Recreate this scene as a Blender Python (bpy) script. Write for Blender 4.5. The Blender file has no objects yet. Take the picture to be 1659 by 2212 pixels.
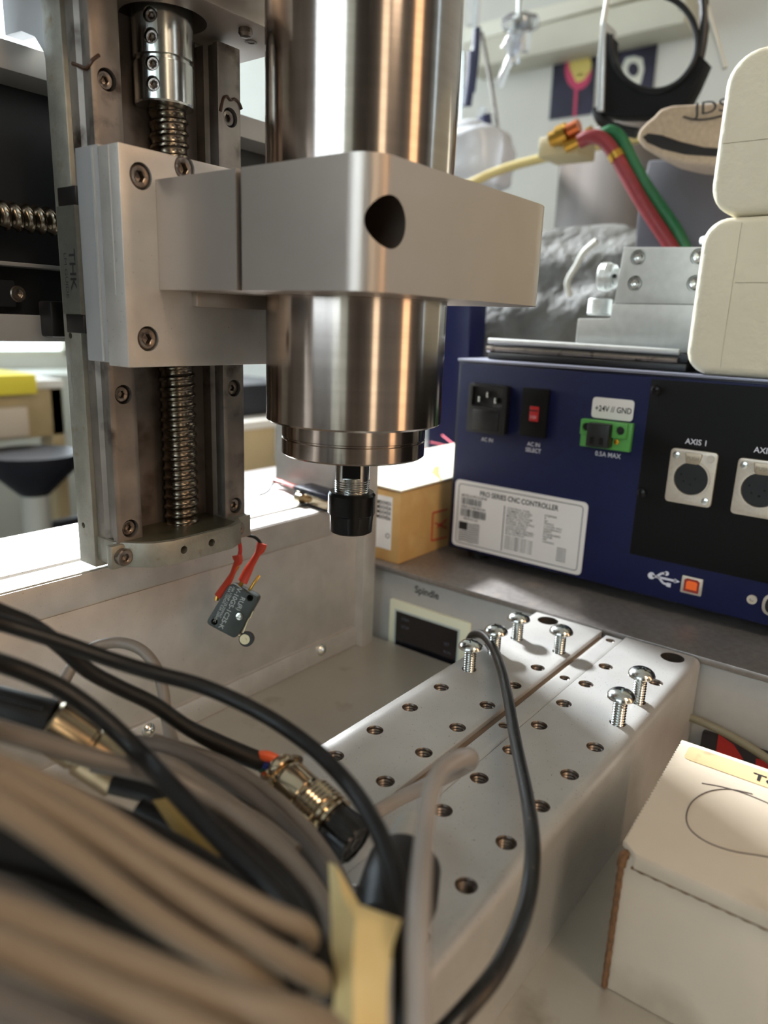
import bpy, bmesh, math, random
from mathutils import Vector, Matrix
random.seed(7)
sc = bpy.context.scene
COL = sc.collection
S = 1.0/1200.0          # one model unit in metres; model origin = the lens
OZ = 1.0                # height of the lens over the workshop floor

# ------------------------------------------------------------------ camera
PITCH, ROLL, YAW, FPX = 0.25257306, 0.03796706, 0.65455405, 1577.035
def _axes():
    p, r, y = PITCH, ROLL, YAW
    X = Vector((math.sin(y), 0, math.cos(y))); Y = Vector((-math.cos(y), 0, math.sin(y))); Z = Vector((0, -1, 0))
    cp, sp, cr, sr = math.cos(p), math.sin(p), math.cos(r), math.sin(r)
    M = Matrix(((1,0,0),(0,cp,-sp),(0,sp,cp))); N = Matrix(((cr,-sr,0),(sr,cr,0),(0,0,1)))
    return [N @ (M @ d) for d in (X, Y, Z)]
AX = _axes()
cam_d = bpy.data.cameras.new('camera'); cam = bpy.data.objects.new('camera', cam_d); COL.objects.link(cam)
cx = Vector((AX[0][0], AX[1][0], AX[2][0])); cy = -Vector((AX[0][1], AX[1][1], AX[2][1])); cz = -Vector((AX[0][2], AX[1][2], AX[2][2]))
cam.matrix_world = Matrix(((cx.x,cy.x,cz.x,0),(cx.y,cy.y,cz.y,0),(cx.z,cy.z,cz.z,OZ),(0,0,0,1)))
cam_d.sensor_fit = 'HORIZONTAL'; cam_d.sensor_width = 36.0; cam_d.lens = FPX/1659*36
cam_d.clip_start = 0.01; cam_d.clip_end = 60
cam_d.dof.use_dof = True; cam_d.dof.focus_distance = 385*S
cam_d.dof.aperture_fstop = 10.5
sc.camera = cam

# ------------------------------------------------------------------ world, lights, exposure
sc.view_settings.view_transform = 'Standard'; sc.view_settings.look = 'None'
sc.view_settings.gamma = 1.0; sc.view_settings.use_curve_mapping = False
sc.view_settings.exposure = -0.35
w = bpy.data.worlds.new('world'); sc.world = w; w.use_nodes = True
bg = w.node_tree.nodes['Background']
bg.inputs[0].default_value = (0.78, 0.90, 1.0, 1); bg.inputs[1].default_value = 6.0
def area(name, loc, target, sx, sy, power, col, spread=180):
    l = bpy.data.lights.new(name, 'AREA'); l.shape = 'RECTANGLE'; l.size = sx; l.size_y = sy; l.energy = power; l.color = col; l.spread = math.radians(spread)
    o = bpy.data.objects.new(name, l); COL.objects.link(o); o.location = loc
    o.rotation_euler = (Vector(target)-Vector(loc)).to_track_quat('-Z', 'Y').to_euler(); return o
area('window_light_back', (0.9, 2.95, 1.65), (0.3, 0.2, 0.85), 2.4, 1.0, 46, (0.80, 0.91, 1.0))
area('ceiling_lamp_far', (0.95, 1.62, 2.0), (0.32, 0.12, 0.83), 0.18, 0.18, 25, (0.93, 0.97, 1.0), 70)
area('tube_lamp_orange', (0.53, -1.05, 1.25), (0.24, 0.2, 1.0), 0.22, 1.1, 3.2, (1.0, 0.60, 0.32))  # unseen strip light added for the orange streak on the spindle
area('tube_lamp_warm', (-0.33, -0.96, 1.25), (0.24, 0.2, 1.0), 0.16, 1.1, 1.9, (1.0, 0.78, 0.54))  # added out of view to put a pale warm streak on the spindle
area('tube_lamp_blue', (1.11, -0.76, 1.25), (0.24, 0.2, 1.0), 0.07, 1.1, 0.6, (0.62, 0.84, 1.0))  # added strip, mirrored as the thin blue line in the spindle
area('ceiling_lamp_near', (-0.1, -1.2, 2.2), (0.2, 0.15, 0.8), 0.3, 1.0, 15, (1.0, 0.76, 0.53))
area('window_light_side', (-0.98, -0.26, 1.25), (0.24, 0.2, 1.05), 0.42, 1.4, 1.45, (0.86, 1.0, 0.90))  # free-standing light added for the greenish-white streak on the spindle

# ------------------------------------------------------------------ helpers
def V(*a): return Vector(a)
def W(p): return Vector((p[0]*S, p[1]*S, p[2]*S+OZ))
def ray(u, v):
    c = Vector((u-829.5, v-1106.0, FPX))/FPX
    return Vector((c.dot(AX[0]), c.dot(AX[1]), c.dot(AX[2])))
def at(u, v, ax, val):
    r = ray(u, v); return r*(val/r[ax])
def dp(u, v, d): return ray(u, v)*d

def tag(o, label=None, cat=None, group=None, kind=None):
    if label: o['label'] = label
    if cat: o['category'] = cat
    if group: o['group'] = group
    if kind: o['kind'] = kind
    return o
ORG = {}
def thing(name, label, cat, org, group=None):
    o = bpy.data.objects.new(name, None); COL.objects.link(o); o.location = W(org); ORG[o.name] = W(org)
    o.empty_display_size = 0.01
    return tag(o, label, cat, group)

def frame(axis):
    w_ = Vector(axis).normalized()
    h = Vector((0,0,1)) if abs(w_.z) < 0.9 else Vector((1,0,0))
    u_ = h.cross(w_).normalized(); return u_, w_.cross(u_), w_

class MB:
    def __init__(s): s.v = []; s.f = []
    def add(s, vs, fs):
        n = len(s.v); s.v += [Vector(a) for a in vs]; s.f += [tuple(i+n for i in f) for f in fs]; return s
    def addbm(s, bm, m=None):
        bm.verts.index_update(); vs = [(m @ x.co) if m else x.co.copy() for x in bm.verts]
        fs = [tuple(x.index for x in f.verts) for f in bm.faces]; bm.free(); return s.add(vs, fs)
    def box(s, x0, x1, y0, y1, z0, z1, b=0.0, m=None, seg=2):
        bm = bmesh.new(); bmesh.ops.create_cube(bm, size=1.0)
        for q in bm.verts: q.co = Vector((x0+(q.co.x+.5)*(x1-x0), y0+(q.co.y+.5)*(y1-y0), z0+(q.co.z+.5)*(z1-z0)))
        if b > 0: bmesh.ops.bevel(bm, geom=list(bm.edges), offset=b, segments=seg, affect='EDGES', profile=0.5)
        return s.addbm(bm, m)
    def prism(s, pts, off, b=0.0, seg=2):
        """closed polygon of 3-D points pushed along the vector off"""
        off = Vector(off)
        bm = bmesh.new(); vs = [bm.verts.new(Vector(p)) for p in pts]; f = bm.faces.new(vs)
        r = bmesh.ops.extrude_face_region(bm, geom=[f])
        for q in r['geom']:
            if isinstance(q, bmesh.types.BMVert): q.co += off
        bmesh.ops.recalc_face_normals(bm, faces=list(bm.faces))
        if b > 0:
            es = [e for e in bm.edges if len(e.link_faces) == 2 and e.calc_face_angle(0) > 0.6]
            bmesh.ops.bevel(bm, geom=es, offset=b, segments=seg, affect='EDGES', profile=0.5)
        bmesh.ops.triangulate(bm, faces=[f for f in bm.faces if len(f.verts) > 4])
        return s.addbm(bm)
    def lathe(s, prof, c, axis, n=32, cap=True):
        """prof = [(r, h)...] along axis from centre c"""
        u_, v_, w_ = frame(axis); c = Vector(c); vs = []; fs = []
        for r, h in prof:
            for k in range(n):
                a = 2*math.pi*k/n; vs.append(c + w_*h + (u_*math.cos(a)+v_*math.sin(a))*r)
        for i in range(len(prof)-1):
            for k in range(n):
                a, b_ = i*n+k, i*n+(k+1) % n; fs.append((a, b_, b_+n, a+n))
        if cap:
            fs.append(tuple(reversed(range(n)))); fs.append(tuple((len(prof)-1)*n+k for k in range(n)))
        return s.add(vs, fs)
    def tube(s, pts, r, n=12, sub=8, flat=None):
        P = [Vector(p) for p in pts]; Q = []
        rr = r if isinstance(r, (list, tuple)) else [r]*len(P); R = []
        if len(P) == 2: Q = P; R = list(rr)
        else:
            E = [2*P[0]-P[1]] + P + [2*P[-1]-P[-2]]
            for i in range(1, len(E)-2):
                for k in range(sub):
                    t = k/sub; a, b_, c, d = E[i-1:i+3]
                    Q.append(0.5*((2*b_)+(c-a)*t+(2*a-5*b_+4*c-d)*t*t+(3*b_-a-3*c+d)*t**3)); R.append(rr[i-1]*(1-t)+rr[i]*t)
            Q.append(P[-1]); R.append(rr[-1])
        vs = []; fs = []; prev = None
        for i, q in enumerate(Q):
            t = (Q[min(i+1, len(Q)-1)]-Q[max(i-1, 0)]).normalized()
            if prev is None: u_ = frame(t)[0]
            else: u_ = (prev-t*prev.dot(t)).normalized()
            prev = u_; v_ = t.cross(u_)
            for k in range(n):
                a = 2*math.pi*k/n; vs.append(q+(u_*math.cos(a)+v_*math.sin(a)*(flat or 1))*R[i])
        for i in range(len(Q)-1):
            for k in range(n):
                a, b_ = i*n+k, i*n+(k+1) % n; fs.append((a, b_, b_+n, a+n))
        fs.append(tuple(reversed(range(n)))); fs.append(tuple((len(Q)-1)*n+k for k in range(n)))
        return s.add(vs, fs)
    def screw(s, c, axis, L, r, pitch, depth, n=28, per=8, starts=1, prof='ball'):
        """helical thread of length L"""
        u_, v_, w_ = frame(axis); c = Vector(c); m = max(2, int(L/pitch*per)); vs = []; fs = []
        for i in range(m+1):
            h = L*i/m
            for k in range(n):
                a = 2*math.pi*k/n; ph = (h/pitch - starts*k/n) % 1.0
                if prof == 'ball':
                    g = max(0.0, 1-((ph-.5)/.36)**2) if abs(ph-.5) < .36 else 0.0
                    g = math.sqrt(g)
                else: g = 1-abs(2*ph-1)
                rr = r-depth*g; vs.append(c+w_*h+(u_*math.cos(a)+v_*math.sin(a))*rr)
        for i in range(m):
            for k in range(n):
                a, b_ = i*n+k, i*n+(k+1) % n; fs.append((a, b_, b_+n, a+n))
        fs.append(tuple(reversed(range(n)))); fs.append(tuple(m*n+k for k in range(n)))
        return s.add(vs, fs)
    def socket(s, c, axis, r, h, hexr=None, hd=None):
        """socket head: axis points outward, c = seat of the head"""
        hexr = hexr or r*0.48; hd = hd or h*0.6; n = 24
        u_, v_, w_ = frame(axis); c = Vector(c); vs = []; fs = []
        def ring(fn, z):
            for k in range(n):
                a = 2*math.pi*k/n; vs.append(c+w_*z+(u_*math.cos(a)+v_*math.sin(a))*fn(a))
        def hx(a): 
            b_ = (a % (math.pi/3))-math.pi/6; return hexr*math.cos(math.pi/6)/math.cos(b_)
        ring(lambda a: r, 0); ring(lambda a: r, h-r*.12); ring(lambda a: r*.88, h); ring(lambda a: hexr*1.15, h); ring(hx, h-r*.08); ring(hx, h-hd); ring(lambda a: .01, h-hd-hexr*.3)
        for i in range(6):
            for k in range(n):
                a, b_ = i*n+k, i*n+(k+1) % n; fs.append((a, b_, b_+n, a+n))
        return s.add(vs, fs)
    def text(s, txt, o, U, Vv, h, thick=0.15, align='LEFT', bold=0.0, sx=1.0, sp=1.0):
        """flat lettering: o = baseline start, U = reading direction, Vv = up direction"""
        cu = bpy.data.curves.new('t', 'FONT'); cu.body = txt; cu.size = 1.0; cu.align_x = align; cu.offset = bold
        cu.space_character = sp; cu.resolution_u = 3
        ob = bpy.data.objects.new('t', cu); me = ob.to_mesh()
        U = Vector(U).normalized(); Vv = Vector(Vv).normalized(); N = U.cross(Vv); k = h/0.72
        vs = [Vector(o)+U*(x.co.x*k*sx)+Vv*(x.co.y*k)+N*thick for x in me.vertices]
        fs = [tuple(p.vertices) for p in me.polygons]; s.add(vs, fs)
        ob.to_mesh_clear(); bpy.data.objects.remove(ob); bpy.data.curves.remove(cu); return s
    def build(s, name, mat, parent=None, org=None, label=None, cat=None, group=None, kind=None, angle=35):
        if parent is not None: base = ORG[parent.name]
        else:
            if org is None:
                xs = [p.x for p in s.v]; ys = [p.y for p in s.v]; zs = [p.z for p in s.v]
                org = ((min(xs)+max(xs))/2, (min(ys)+max(ys))/2, min(zs))
            base = W(org)
        me = bpy.data.meshes.new(name); me.from_pydata([tuple(W(p)-base) for p in s.v], [], s.f); me.update()
        bm = bmesh.new(); bm.from_mesh(me); bmesh.ops.recalc_face_normals(bm, faces=list(bm.faces)); bm.to_mesh(me); bm.free()
        me.materials.append(mat)
        for p in me.polygons: p.use_smooth = True
        me.set_sharp_from_angle(angle=math.radians(angle))
        o = bpy.data.objects.new(name, me); COL.objects.link(o)
        if parent is not None: o.parent = parent; ORG[o.name] = base
        else: o.location = base; ORG[o.name] = base
        return tag(o, label, cat, group, kind)

def sub(parent_obj):       # parts may themselves carry sub-parts: same origin
    return parent_obj
def cut(obj, mb, m=None):
    """boolean-subtract mb from obj (same origin)"""
    base = ORG[obj.name]
    me = bpy.data.meshes.new('c'); me.from_pydata([tuple(W(p)-base) for p in mb.v], [], mb.f); me.update()
    bm = bmesh.new(); bm.from_mesh(me); bmesh.ops.recalc_face_normals(bm, faces=list(bm.faces)); bm.to_mesh(me); bm.free()
    me.materials.append(m or obj.data.materials[0])
    c = bpy.data.objects.new('c', me); COL.objects.link(c); c.parent = obj.parent; c.location = obj.location
    md = obj.modifiers.new('b', 'BOOLEAN'); md.operation = 'DIFFERENCE'; md.object = c; md.solver = 'EXACT'; md.use_self = True; md.material_mode = 'TRANSFER'
    bpy.context.view_layer.update(); dg = bpy.context.evaluated_depsgraph_get()
    nm = bpy.data.meshes.new_from_object(obj.evaluated_get(dg)); obj.modifiers.clear()
    nm.name = obj.data.name; obj.data = nm
    for p in nm.polygons: p.use_smooth = True
    nm.set_sharp_from_angle(angle=math.radians(35))
    bpy.data.objects.remove(c)
    return obj

# ------------------------------------------------------------------ materials
def lin(c): return tuple((x/12.92 if x <= .04045 else ((x+.055)/1.055)**2.4) for x in c)
def mat(name, col, rough=.5, metal=0.0, noise=None, bump=None, spec=None, aniso=None, trans=0, ior=None, coat=0, emit=None, second=None, bscale=400, sheen=0, bdist=.0004):
    """col: sRGB 0-1; noise=(scale, amount) darker/lighter mottling; second=(col, scale, lo, hi) spots of another colour"""
    m = bpy.data.materials.new(name); m.use_nodes = True; nt = m.node_tree; b = nt.nodes['Principled BSDF']
    c = lin(col); b.inputs['Base Color'].default_value = (*c, 1); b.inputs['Roughness'].default_value = rough; b.inputs['Metallic'].default_value = metal
    if spec is not None: b.inputs['Specular IOR Level'].default_value = spec
    if trans: b.inputs['Transmission Weight'].default_value = trans
    if ior: b.inputs['IOR'].default_value = ior
    if coat: b.inputs['Coat Weight'].default_value = coat; b.inputs['Coat Roughness'].default_value = .15
    if sheen: b.inputs['Sheen Weight'].default_value = sheen
    if emit: b.inputs['Emission Color'].default_value = (*lin(emit[:3]), 1); b.inputs['Emission Strength'].default_value = emit[3]
    L = nt.links; tc = nt.nodes.new('ShaderNodeTexCoord'); src = None
    if noise or second:
        prev = None
        if noise:
            n = nt.nodes.new('ShaderNodeTexNoise'); n.inputs['Scale'].default_value = noise[0]; n.inputs['Detail'].default_value = 5
            if len(noise) > 2:
                mp = nt.nodes.new('ShaderNodeMapping'); mp.inputs['Scale'].default_value = noise[2]; L.new(tc.outputs['Object'], mp.inputs[0]); L.new(mp.outputs[0], n.inputs['Vector'])
            else: L.new(tc.outputs['Object'], n.inputs['Vector'])
            r = nt.nodes.new('ShaderNodeValToRGB'); a = noise[1]
            r.color_ramp.elements[0].position = .3; r.color_ramp.elements[1].position = .7
            r.color_ramp.elements[0].color = (*[x*(1-a) for x in c], 1); r.color_ramp.elements[1].color = (*[min(1, x*(1+a)) for x in c], 1)
            L.new(n.outputs['Fac'], r.inputs[0]); prev = r.outputs[0]
        if second:
            n2 = nt.nodes.new('ShaderNodeTexNoise'); n2.inputs['Scale'].default_value = second[1]; n2.inputs['Detail'].default_value = 6
            L.new(tc.outputs['Object'], n2.inputs['Vector'])
            r2 = nt.nodes.new('ShaderNodeMapRange'); r2.inputs['From Min'].default_value = second[2]; r2.inputs['From Max'].default_value = second[3]
            L.new(n2.outputs['Fac'], r2.inputs['Value'])
            mx = nt.nodes.new('ShaderNodeMix'); mx.data_type = 'RGBA'; L.new(r2.outputs[0], mx.inputs[0])
            if prev: L.new(prev, mx.inputs[6])
            else: mx.inputs[6].default_value = (*c, 1)
            mx.inputs[7].default_value = (*lin(second[0]), 1); prev = mx.outputs[2]
        L.new(prev, b.inputs['Base Color'])
    if bump:
        n = nt.nodes.new('ShaderNodeTexNoise'); n.inputs['Scale'].default_value = bscale; n.inputs['Detail'].default_value = 4; L.new(tc.outputs['Object'], n.inputs['Vector'])
        bp = nt.nodes.new('ShaderNodeBump'); bp.inputs['Strength'].default_value = bump; bp.inputs['Distance'].default_value = bdist
        L.new(n.outputs['Fac'], bp.inputs['Height']); L.new(bp.outputs[0], b.inputs['Normal'])
    if aniso:
        b.inputs['Anisotropic'].default_value = aniso; b.inputs['Anisotropic Rotation'].default_value = .25; tg = nt.nodes.new('ShaderNodeTangent'); tg.direction_type = 'RADIAL'; tg.axis = 'Z'
        L.new(tg.outputs[0], b.inputs['Tangent'])
    return m

M = {}
M['alu'] = mat('bead_blasted_aluminium', (.80,.785,.765), .48, .72, noise=(90,.06), bump=.12, bscale=2500, second=((.45,.42,.38), 900, .66, .78))
M['alu_top'] = mat('anodised_table_aluminium', (.75,.745,.735), .42, .5, noise=(60,.05), bump=.15, bscale=2500, second=((.30,.27,.24), 1500, .66, .74))
M['alu_worn'] = mat('dusty_aluminium', (.60,.59,.55), .5, .7, noise=(150,.12), bump=.35, bscale=900, second=((.50,.43,.30), 120, .62, .8))
M['alu_bracket'] = mat('clamp_aluminium', (.74,.70,.665), .38, .78, noise=(40,.03), bump=.04, bscale=2500)
M['alu_bright'] = mat('machined_aluminium', (.80,.81,.80), .42, .6, noise=(200,.05))
M['gantry'] = mat('gantry_paint', (.62,.62,.62), .5, .3, noise=(40,.05))
M['gantry_dark'] = mat('dark_anodised', (.13,.14,.16), .5, .3, noise=(30,.15))
M['steel'] = mat('turned_steel', (.70,.66,.63), .16, 1.0, noise=(6,.08,(1,1,40)), aniso=.55)
M['steel_plain'] = mat('ground_steel', (.55,.52,.49), .28, 1.0, noise=(200,.12), second=((.20,.13,.08), 90, .60, .72))
M['rail_face'] = mat('oily_rail_steel', (.53,.50,.475), .45, .7, noise=(60,.25), second=((.16,.10,.06), 70, .55, .75))
M['bore'] = mat('raw_thread_metal', (.43,.39,.36), .35, .8)  # hole walls coloured darker: shade inside the bores put into the metal
M['blackrub'] = mat('dull_black_rubber', (.035,.033,.033), .6)
M['tancable'] = mat('tan_grey_cable_jacket', (.53,.475,.41), .5, noise=(40,.06))
M['screw'] = mat('ball_screw_steel', (.50,.46,.41), .24, 1.0, noise=(120,.15))
M['zinc'] = mat('zinc_plated_steel', (.80,.81,.80), .2, 1.0, noise=(400,.06))
M['black_ox'] = mat('black_oxide_steel', (.07,.07,.075), .28, .5)
M['sock'] = mat('socket_screw_steel', (.50,.46,.43), .3, .9, noise=(300,.25))
M['nickel'] = mat('nickel_plating', (.78,.72,.62), .16, 1.0)
M['brass'] = mat('brass', (.80,.62,.28), .28, 1.0)
M['gold'] = mat('gold_plating', (.95,.72,.25), .25, 1.0)
M['blackp'] = mat('black_plastic', (.065,.065,.07), .42)
M['blackm'] = mat('matt_black_panel', (.03,.028,.028), .6, spec=.2, noise=(300,.1), bump=.1, bscale=3000)
M['rubber'] = mat('black_cable_jacket', (.05,.048,.05), .42, noise=(160,.25), spec=.4)
M['rubber_old'] = mat('scuffed_black_cable', (.06,.056,.056), .34, second=((.40,.37,.33), 500, .64, .74), coat=.12)
M['greycable'] = mat('grey_cable_jacket', (.47,.44,.41), .42, noise=(60,.08))
M['greycable_d'] = mat('dark_grey_cable_jacket', (.36,.345,.335), .42, noise=(60,.1))
M['clear'] = mat('clear_tubing', (.74,.71,.69), .22, 0, trans=.45, ior=1.2)
M['blue'] = mat('navy_painted_steel', (.03,.065,.24), .55, 0, spec=.3, noise=(300,.08), bump=.15, bscale=3500)
M['blue2'] = mat('blue_enclosure_paint', (.03,.06,.27), .4)
M['white'] = mat('white_label', (.86,.85,.84), .5)
M['ink'] = mat('black_print', (.10,.10,.11), .6)
M['winki'] = mat('white_print', (.82,.82,.86), .6)
M['green'] = mat('green_terminal_plastic', (.30,.58,.26), .45)
M['orange'] = mat('orange_usb_plastic', (.98,.42,.10), .4)
M['redp'] = mat('red_slider_plastic', (.70,.10,.12), .4)
M['redsleeve'] = mat('red_crimp_sleeve', (.80,.28,.20), .3, trans=.3, ior=1.35)
M['redwire'] = mat('red_wire', (.75,.12,.12), .4)
M['orangewire'] = mat('orange_wire', (.88,.36,.18), .42)
M['bluewire'] = mat('blue_wire', (.10,.18,.55), .42)
M['greenwire'] = mat('green_wire', (.08,.32,.22), .42)
M['switchbody'] = mat('teal_black_phenolic', (.17,.21,.21), .5, noise=(160,.2))
M['cardboard'] = mat('kraft_cardboard', (.76,.60,.37), .8, noise=(70,.06), second=((.84,.72,.50), 25, .5, .8))
M['whitebox'] = mat('white_corrugated_board', (.79,.735,.66), .75, noise=(30,.05), second=((.58,.52,.44), 22, .50, .8))
M['rawboard'] = mat('raw_board_edge', (.42,.30,.20), .9, noise=(500,.4))
M['creamlabel'] = mat('cream_label', (.80,.70,.52), .7, second=((.6,.53,.42), 120, .6, .8))
M['foam'] = mat('white_polystyrene', (.81,.78,.69), .65, noise=(25,.03), bump=.5, bscale=180, spec=.3, bdist=.0012)
M['shelf'] = mat('stainless_sheet', (.58,.56,.55), .36, .7, noise=(300,.12), bump=.08, bscale=1500, second=((.72,.66,.62), 60, .60, .9))
M['cabinet'] = mat('grey_painted_cabinet', (.66,.65,.63), .55, noise=(200,.03), bump=.1, bscale=1500)
M['bezel'] = mat('cream_display_bezel', (.86,.86,.76), .45)
M['display'] = mat('dark_display_glass', (.05,.06,.09), .2, spec=.6)
M['xlr'] = mat('satin_nickel_socket', (.76,.72,.66), .42, .65, noise=(500,.06))
M['tape'] = mat('masking_tape', (.92,.82,.58), .7, noise=(40,.05))
M['blanket'] = mat('silver_grey_blanket', (.40,.40,.385), .7, noise=(14,.4), bump=1.0, bscale=16, bdist=.02)
M['felt'] = mat('beige_felt_cuff', (.62,.55,.47), .95, noise=(300,.12), bump=.8, bscale=900)
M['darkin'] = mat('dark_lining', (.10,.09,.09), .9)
M['hose_r'] = mat('red_gas_hose', (.50,.16,.18), .4, noise=(200,.1))
M['hose_g'] = mat('green_gas_hose', (.10,.38,.22), .4, noise=(200,.1))
M['yellow'] = mat('yellow_rim', (.82,.75,.50), .45)
M['yellowfoam'] = mat('yellow_pad', (.97,.90,.30), .8)
M['drum'] = mat('brown_grey_drum_steel', (.40,.36,.33), .55, .2, noise=(6,.15,(5,5,.4)))
M['wall_far'] = mat('cluttered_wall_paint', (.50,.46,.42), .8, noise=(3,.3))
M['wall'] = mat('white_wall_paint', (.86,.855,.82), .8, noise=(4,.04))
M['board'] = mat('cream_painted_board', (.84,.83,.76), .6, noise=(8,.05))
M['ceil'] = mat('ceiling_paint', (.85,.84,.81), .9)
M['floor'] = mat('concrete_floor', (.36,.35,.34), .7, noise=(8,.15))
M['benchwood'] = mat('birch_bench_wood', (.74,.66,.50), .6, noise=(12,.1,(1,8,1)))
M['benchtop'] = mat('white_bench_top', (.90,.89,.86), .45)
M['paleplastic'] = mat('pale_plastic', (.78,.78,.74), .5)
M['darkstuff'] = mat('dark_equipment', (.12,.13,.16), .5)
M['posterdark'] = mat('dark_violet_print', (.17,.16,.24), .5, noise=(12,.5))
M['posteryel'] = mat('pale_yellow_print', (.88,.80,.45), .5)
M['posterpink'] = mat('pink_print', (.80,.28,.42), .5)
M['posterwhite'] = mat('white_ring_print', (.88,.88,.82), .5)
M['glass'] = mat('clear_glassware', (.97,.98,1.0), .05, 0, trans=.9, ior=1.4)
M['plasticbag'] = mat('crinkled_clear_film', (.90,.91,.93), .22, trans=.3, bump=1.0, bscale=40)
M['navycloth'] = mat('dark_blue_strip', (.11,.12,.25), .5)
M['redprint'] = mat('red_print', (.70,.14,.12), .6)
M['palered'] = mat('faded_red_print', (.86,.35,.42), .7)
M['dust'] = mat('dark_package_print', (.16,.14,.15), .6)
M['wood'] = mat('desk_laminate', (.45,.41,.36), .5, noise=(6,.1))
M['pvcbrown'] = mat('brown_tape', (.66,.56,.34), .5)

# ================================================================== THE ROOM
XR, YB, XL, YF, ZF, ZC = 2000, 3500, -2200, -2300, -1200, 1750
def st(name, mb, m): return mb.build(name, m, kind='structure')
st('floor', MB().box(XL-30, XR+30, YF-30, YB+30, ZF-30, ZF), M['floor'])
st('ceiling', MB().box(XL-30, XR+30, YF-30, YB+30, ZC, ZC+30), M['ceil'])
st('wall_right', MB().box(XR, XR+30, YF, YB, ZF, ZC), M['wall'])
st('wall_front', MB().box(XL, XR, YF-30, YF, ZF, ZC), M['wall_far'])
# left wall and back wall with window openings
def wall_open(name, axis, c0, c1, a0, a1, wins, m_='wall'):
    mb = MB(); cuts = sorted(wins); a = a0
    def bx(p, q, z0, z1):
        if q-p > 1 and z1-z0 > 1:
            if axis == 'y': mb.box(p, q, c0, c1, z0, z1)
            else: mb.box(c0, c1, p, q, z0, z1)
    for (p, q, z0, z1) in cuts:
        bx(a, p, ZF, ZC); bx(p, q, ZF, z0); bx(p, q, z1, ZC); a = q
    bx(a, a1, ZF, ZC); return st(name, mb, M[m_])
WB = [(-300, 900, -210, 1500), (1000, 1950, -210, 1500)]
wall_open('wall_back', 'y', YB, YB+40, XL, XR+1600, WB)
WL = [(-700, 900, 0, 1400)]
wall_open('wall_left', 'x', XL-40, XL, YF, YB, WL, 'wall_far')
def window(n, axis, c, p, q, z0, z1):
    mb = MB(); t = 26
    def bx(a, b, z, zz, dd=18):
        if axis == 'y': mb.box(a, b, c-dd, c+dd, z, zz)
        else: mb.box(c-dd, c+dd, a, b, z, zz)
    bx(p, q, z0, z0+t); bx(p, q, z1-t, z1); bx(p, p+t, z0, z1); bx(q-t, q, z0, z1); bx((p+q)/2-10, (p+q)/2+10, z0, z1); bx(p, q, (z0+z1)/2-8, (z0+z1)/2+8, 10)
    o = st('window_%d' % n, mb, M['board'])
    g = MB()
    if axis == 'y': g.box(p, q, c-2, c+2, z0, z1)
    else: g.box(c-2, c+2, p, q, z0, z1)
    me = g.build('window_pane', M['pane'], kind='structure'); 
    me.parent = o; me.location = (0, 0, 0)
    d = ORG[me.name]-ORG[o.name]
    for v_ in me.data.vertices: v_.co += d
M['pane'] = mat('window_glass', (.97,.98,.98), .0, 0, trans=1.0, ior=1.02)
window(1, 'y', YB+10, *WB[0]); window(2, 'y', YB+10, *WB[1]); window(3, 'x', XL-10, *WL[0])

# ================================================================== WORK DESK
t = thing('workbench', 'wide workbench top carrying the milling machine and the cabinet', 'workbench', (400, 100, -1200))
MB().box(-350, 1150, -420, 760, -330, -300, 2).build('worktop', M['wood'], t)
for x, y in ((-320, -390), (1120, -390), (-320, 730), (1120, 730)):
    MB().box(x-25, x+25, y-25, y+25, -1200, -330, 2).build('leg', M['wood'], t)

# ================================================================== MACHINE BASE TRAY
ZFL, ZBT = -261.6, -139.0
t = thing('machine_bed', 'aluminium milling machine base with flat tray floor and tall rear rail', 'machine bed', (200, 200, -300))
MB().box(-160, 460, -260, 362, -284, ZFL, .5).build('tray_floor', mat('tray_floor_aluminium', (.76,.74,.70), .42, .6, noise=(14,.10), bump=.15, bscale=1800, second=((.45,.38,.28), 30, .62, .85)), t)
mb = MB()      # rear rail profile (faces the table), with a slot along its top
mb.prism([(-220, y, z) for y, z in ((362, -284), (362, -139.6), (362.6, -139), (381, -139), (381, -143), (386, -143), (386, -139), (455, -139), (455, -284))], (656, 0, 0))
mb.build('rear_rail', M['alu'], t)
mb = MB(); mb.box(-220, 436, 361.2, 362.2, -158.5, -139.8, .2); mb.box(-220, 436, 361.2, 362.2, -243.5, -159.2, .2)
mb.build('rail_cover', M['alu'], t)
MB().box(-220, 436, 359.0, 362.2, ZFL, -245, .5).build('edge_strip', M['alu'], t)
for u_, v_ in ((695, 1404), (321, 1577)):
    p = at(u_, v_, 1, 358.5)
    MB().lathe([(4.6, 0), (4.4, 1.2), (3.2, 2.4), (1.6, 3), (1.4, 1.4), (.1, 1.2)], (p.x, 359, p.z), (0, -1, 0), 20).build('button_screw', M['zinc'], t)
mb = MB(); mb.prism([(436, 353, -284), (436, 353, 130), (436, 358, 150), (436, 372, 158), (436, 455, 158), (436, 455, -284)], (15, 0, 0), .8)
mb.build('end_plate', M['alu'], t)
mb = MB(); mb.prism([(-235, 353, -284), (-235, 353, 130), (-235, 358, 150), (-235, 372, 158), (-235, 455, 158), (-235, 455, -284)], (15, 0, 0), .8)
mb.build('end_plate', M['alu'], t)
for x, y in ((-150, -240), (440, -240), (-150, 400), (425, 400)):
    MB().lathe([(14, 0), (14, 16)], (x, y, -300), (0, 0, 1), 20).build('foot', M['blackp'], t)

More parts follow.
